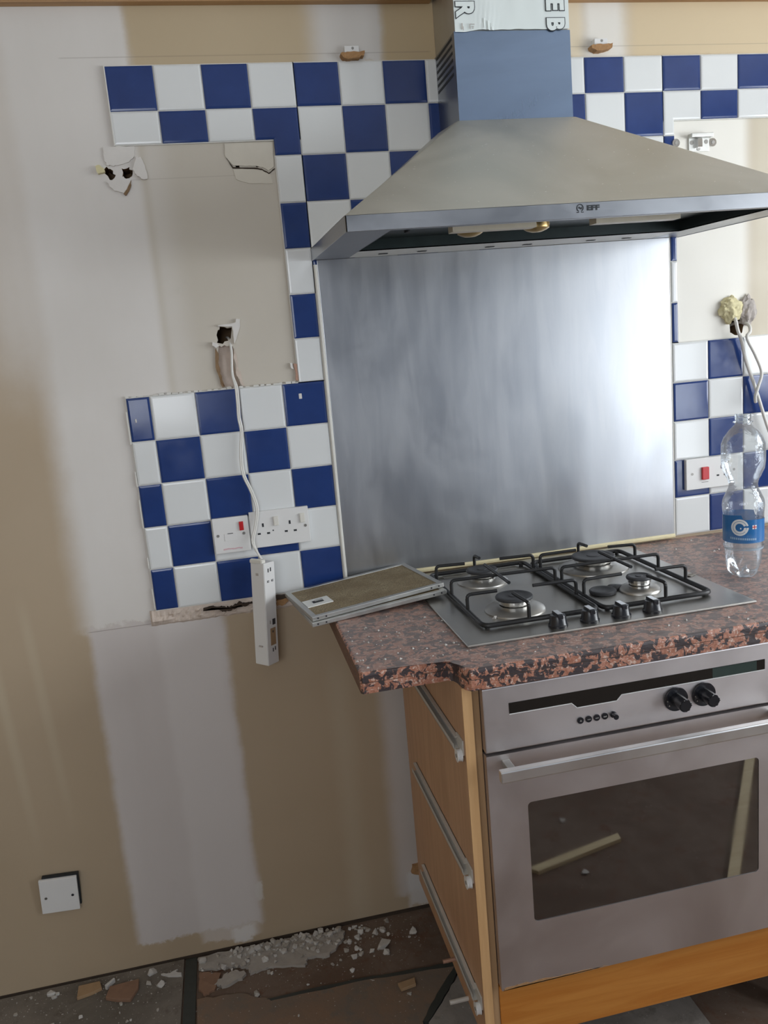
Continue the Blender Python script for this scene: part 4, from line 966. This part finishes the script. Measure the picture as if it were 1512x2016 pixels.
ragsheet([(-.066, -.062), (-.014, -.080), (-.030, -.131), (-.052, -.140), (-.067, -.120)], .006, 'brown_tile', 3, 'tile_shard', 'broken brown tile corner beside the floor groove, under the wall', .002)
def shard(pts, h, mat, label, z=0.0075, cat='tile shard', nm='tile_shard'):
    bm = bmesh.new(); prism(bm, pts, z, z+h, 'z'); bmesh.ops.bevel(bm, geom=list(bm.edges), offset=.0008, segments=1, affect='EDGES'); return tag(obj(nm, bm, mat), label, cat)
shard([(-.352, -.030), (-.303, -.029), (-.295, -.054), (-.318, -.062), (-.350, -.070)], .008, 'tan_tile', 'tan broken tile piece at the foot of the wall, left of the brown one')
shard([(-.276, -.056), (-.209, -.052), (-.208, -.080), (-.223, -.114), (-.256, -.104), (-.282, -.090)], .009, 'brown_tile', 'flat brown broken tile piece lying right of the tan one')
shard([(-.2885, -.052), (-.270, -.033), (-.266, -.036), (-.283, -.057)], .012, 'chip', 'thin white sliver of plaster between the tan and brown tile pieces', cat='plaster chip', nm='plaster_sliver')
shard([(.390, -.252), (.432, -.246), (.430, -.266), (.394, -.272)], .008, 'tan_tile', 'small tan tile chip on the floor near the oven cabinet')
# larger lumps, each with its own place
rnd = random.Random(21)
lumps = [((.386, -.106), .017, 'white plaster lump, largest on the floor left of the cabinet panel'), ((.388, -.133), .010, 'small white plaster lump just in front of the largest one'),
         ((.466, -.086), .013, 'white plaster lump close to the cabinet panel by the wall'), ((.308, -.119), .010, 'pale plaster lump alone on the brown floor, left of the largest white one'),
         ((-.179, -.033), .012, 'white plaster lump against the wall left of the floor groove'), ((-.156, -.080), .011, 'white plaster lump on the flagstone left of the floor groove'),
         ((-.415, -.030), .011, 'white plaster lump by the wall at the far left')]
for i, (c, r, lab_) in enumerate(lumps):
    z = .0072 if c[0] < -.1 else .0003
    tag(obj('plaster_lump', chip((c[0], c[1], z), r, r*.9, 50+i, rnd.uniform(0, 3), 1.2), 'chip'), lab_, 'plaster lump')
ragsheet_pts = [(-.158, -.046), (-.140, -.058), (-.108, -.066), (-.108, -.058), (-.122, -.050), (-.118, -.042), (-.136, -.050)]
bm = bmesh.new(); prism(bm, ragged(ragsheet_pts, .002, 3, 9), .0072, .012, 'z'); tag(obj('plaster_flake', bm, 'chip'), 'curled pale plaster flake on the flagstone beside the floor groove', 'plaster flake')
# countable small chips
proto = None; n = 0
def zfloor(x, y):
    if x < -.104: return .0072
    if -.068 < x < .29 and -.09 < y: return .0075
    if -.07 < x < .42 and y < -.225: return .0062
    if x > .47 and y < -.30: return .0062
    return .0004
specs = []
for k in range(95):
    x = rnd.gauss(.18, .17) if k < 70 else rnd.uniform(-.5, -.12); y = -abs(rnd.gauss(.045, .05))-.012 if k < 55 else rnd.uniform(-.30, -.02)
    if x > .455 or x < -.52 or -.106 < x < -.066: continue
    specs.append((x, y, rnd.choice((.0035, .0045, .006, .008))))
for k in range(120):
    x = rnd.gauss(.17, .11); y = -.014-abs(rnd.gauss(0, .028))
    if -.06 < x < .42: specs.append((x, y, rnd.choice((.004, .005, .006, .008, .010))))
for i, (x, y, r) in enumerate(specs):
    white = rnd.random() < .6
    o = obj('plaster_chip', chip((x, y, zfloor(x, y)), r, r*.9, 200+i, rnd.uniform(0, 3)), 'chip' if white else 'chipg')
    tag(o, 'small plaster chip scattered on the broken floor', 'plaster chip', 'plaster chips on the floor')
# uncountable dust and grit
def grit(name, spots, mat, label, cat, seed):
    rnd = random.Random(seed); bm = bmesh.new()
    for (x, y, z, r) in spots:
        a = rnd.uniform(0, 3); vs = [bm.verts.new((x+r*math.cos(a+k*2.1)*rnd.uniform(.6, 1.2), y+r*math.sin(a+k*2.1)*rnd.uniform(.6, 1.2), z)) for k in range(3)]
        t_ = bm.verts.new((x, y, z+r*.8)); bm.faces.new(vs)
        for k in range(3): bm.faces.new((vs[k], vs[(k+1) % 3], t_))
    o = obj(name, bm, mat); tag(o, label, cat); o['kind'] = 'stuff'; return o
sp_ = []
for k in range(700):
    x = rnd.uniform(-.6, .48); y = -abs(rnd.gauss(.03, .09))-.008
    if -.106 < x < -.066: continue
    sp_.append((x, y, zfloor(x, y), rnd.choice((.0009, .0013, .0018, .0025))))
grit('floor_grit', sp_, 'chipg', 'fine plaster grit scattered over the broken floor', 'grit', 1)
sp_ = []
for k in range(230):
    x, y = rnd.uniform(.332, .535), rnd.uniform(-.56, -.03)
    if k > 150: x, y = rnd.uniform(1.12, 1.5), rnd.uniform(-.35, -.03)
    if k > 195: x, y = rnd.uniform(.535, 1.2), rnd.uniform(-.62, -.545)
    if x < .60 and y > -.30 and x < .6: 
        if k <= 150 and y > -.29: continue
    sp_.append((x, y, W+.0003, rnd.choice((.001, .0014, .002, .003, .004))))
grit('worktop_crumbs', sp_, 'chip', 'white plaster crumbs sprinkled over the granite worktop', 'crumbs', 2)
tag(obj('plaster_crumb', chip((.625, -.415, W+.0054), .006, .006, 77), 'chip'), 'white plaster crumb on the hob plate by the front left burner', 'plaster crumb')
tag(obj('plaster_crumb', chip((1.105, -.33, W+.0054), .010, .003, 78, .4, 1.6), 'chipg'), 'grey flake at the right edge of the hob plate', 'plaster crumb')
# timber on the floor in front of the oven, seen mirrored in its window
def batten(a, b, w, h, label):
    bm = bmesh.new(); d = Vector((b[0]-a[0], b[1]-a[1])).normalized(); n_ = Vector((-d.y, d.x))*w/2
    prism(bm, [(a[0]+n_.x, a[1]+n_.y), (a[0]-n_.x-d.x*.015, a[1]-n_.y-d.y*.015), (b[0]-n_.x, b[1]-n_.y), (b[0]+n_.x-d.x*.01, b[1]+n_.y-d.y*.01)], .0004, h, 'z'); return tag(obj('timber_batten', bm, 'batten'), label, 'batten')
batten((.850, -1.285), (1.140, -1.352), .026, .012, 'short pale wooden batten mirrored in the left of the oven window')
batten((1.28, -1.03), (1.90, -1.80), .028, .02, 'long pale plank mirrored down the right of the oven window')
for i, (x, y) in enumerate(((1.02, -1.49), (.975, -1.24))): tag(obj('plaster_lump', chip((x, y, .0004), .012, .006, 90+i), 'chip'), ('white flake mirrored above the batten in the oven window', 'pale flake mirrored below the batten in the oven window')[i], 'plaster lump')
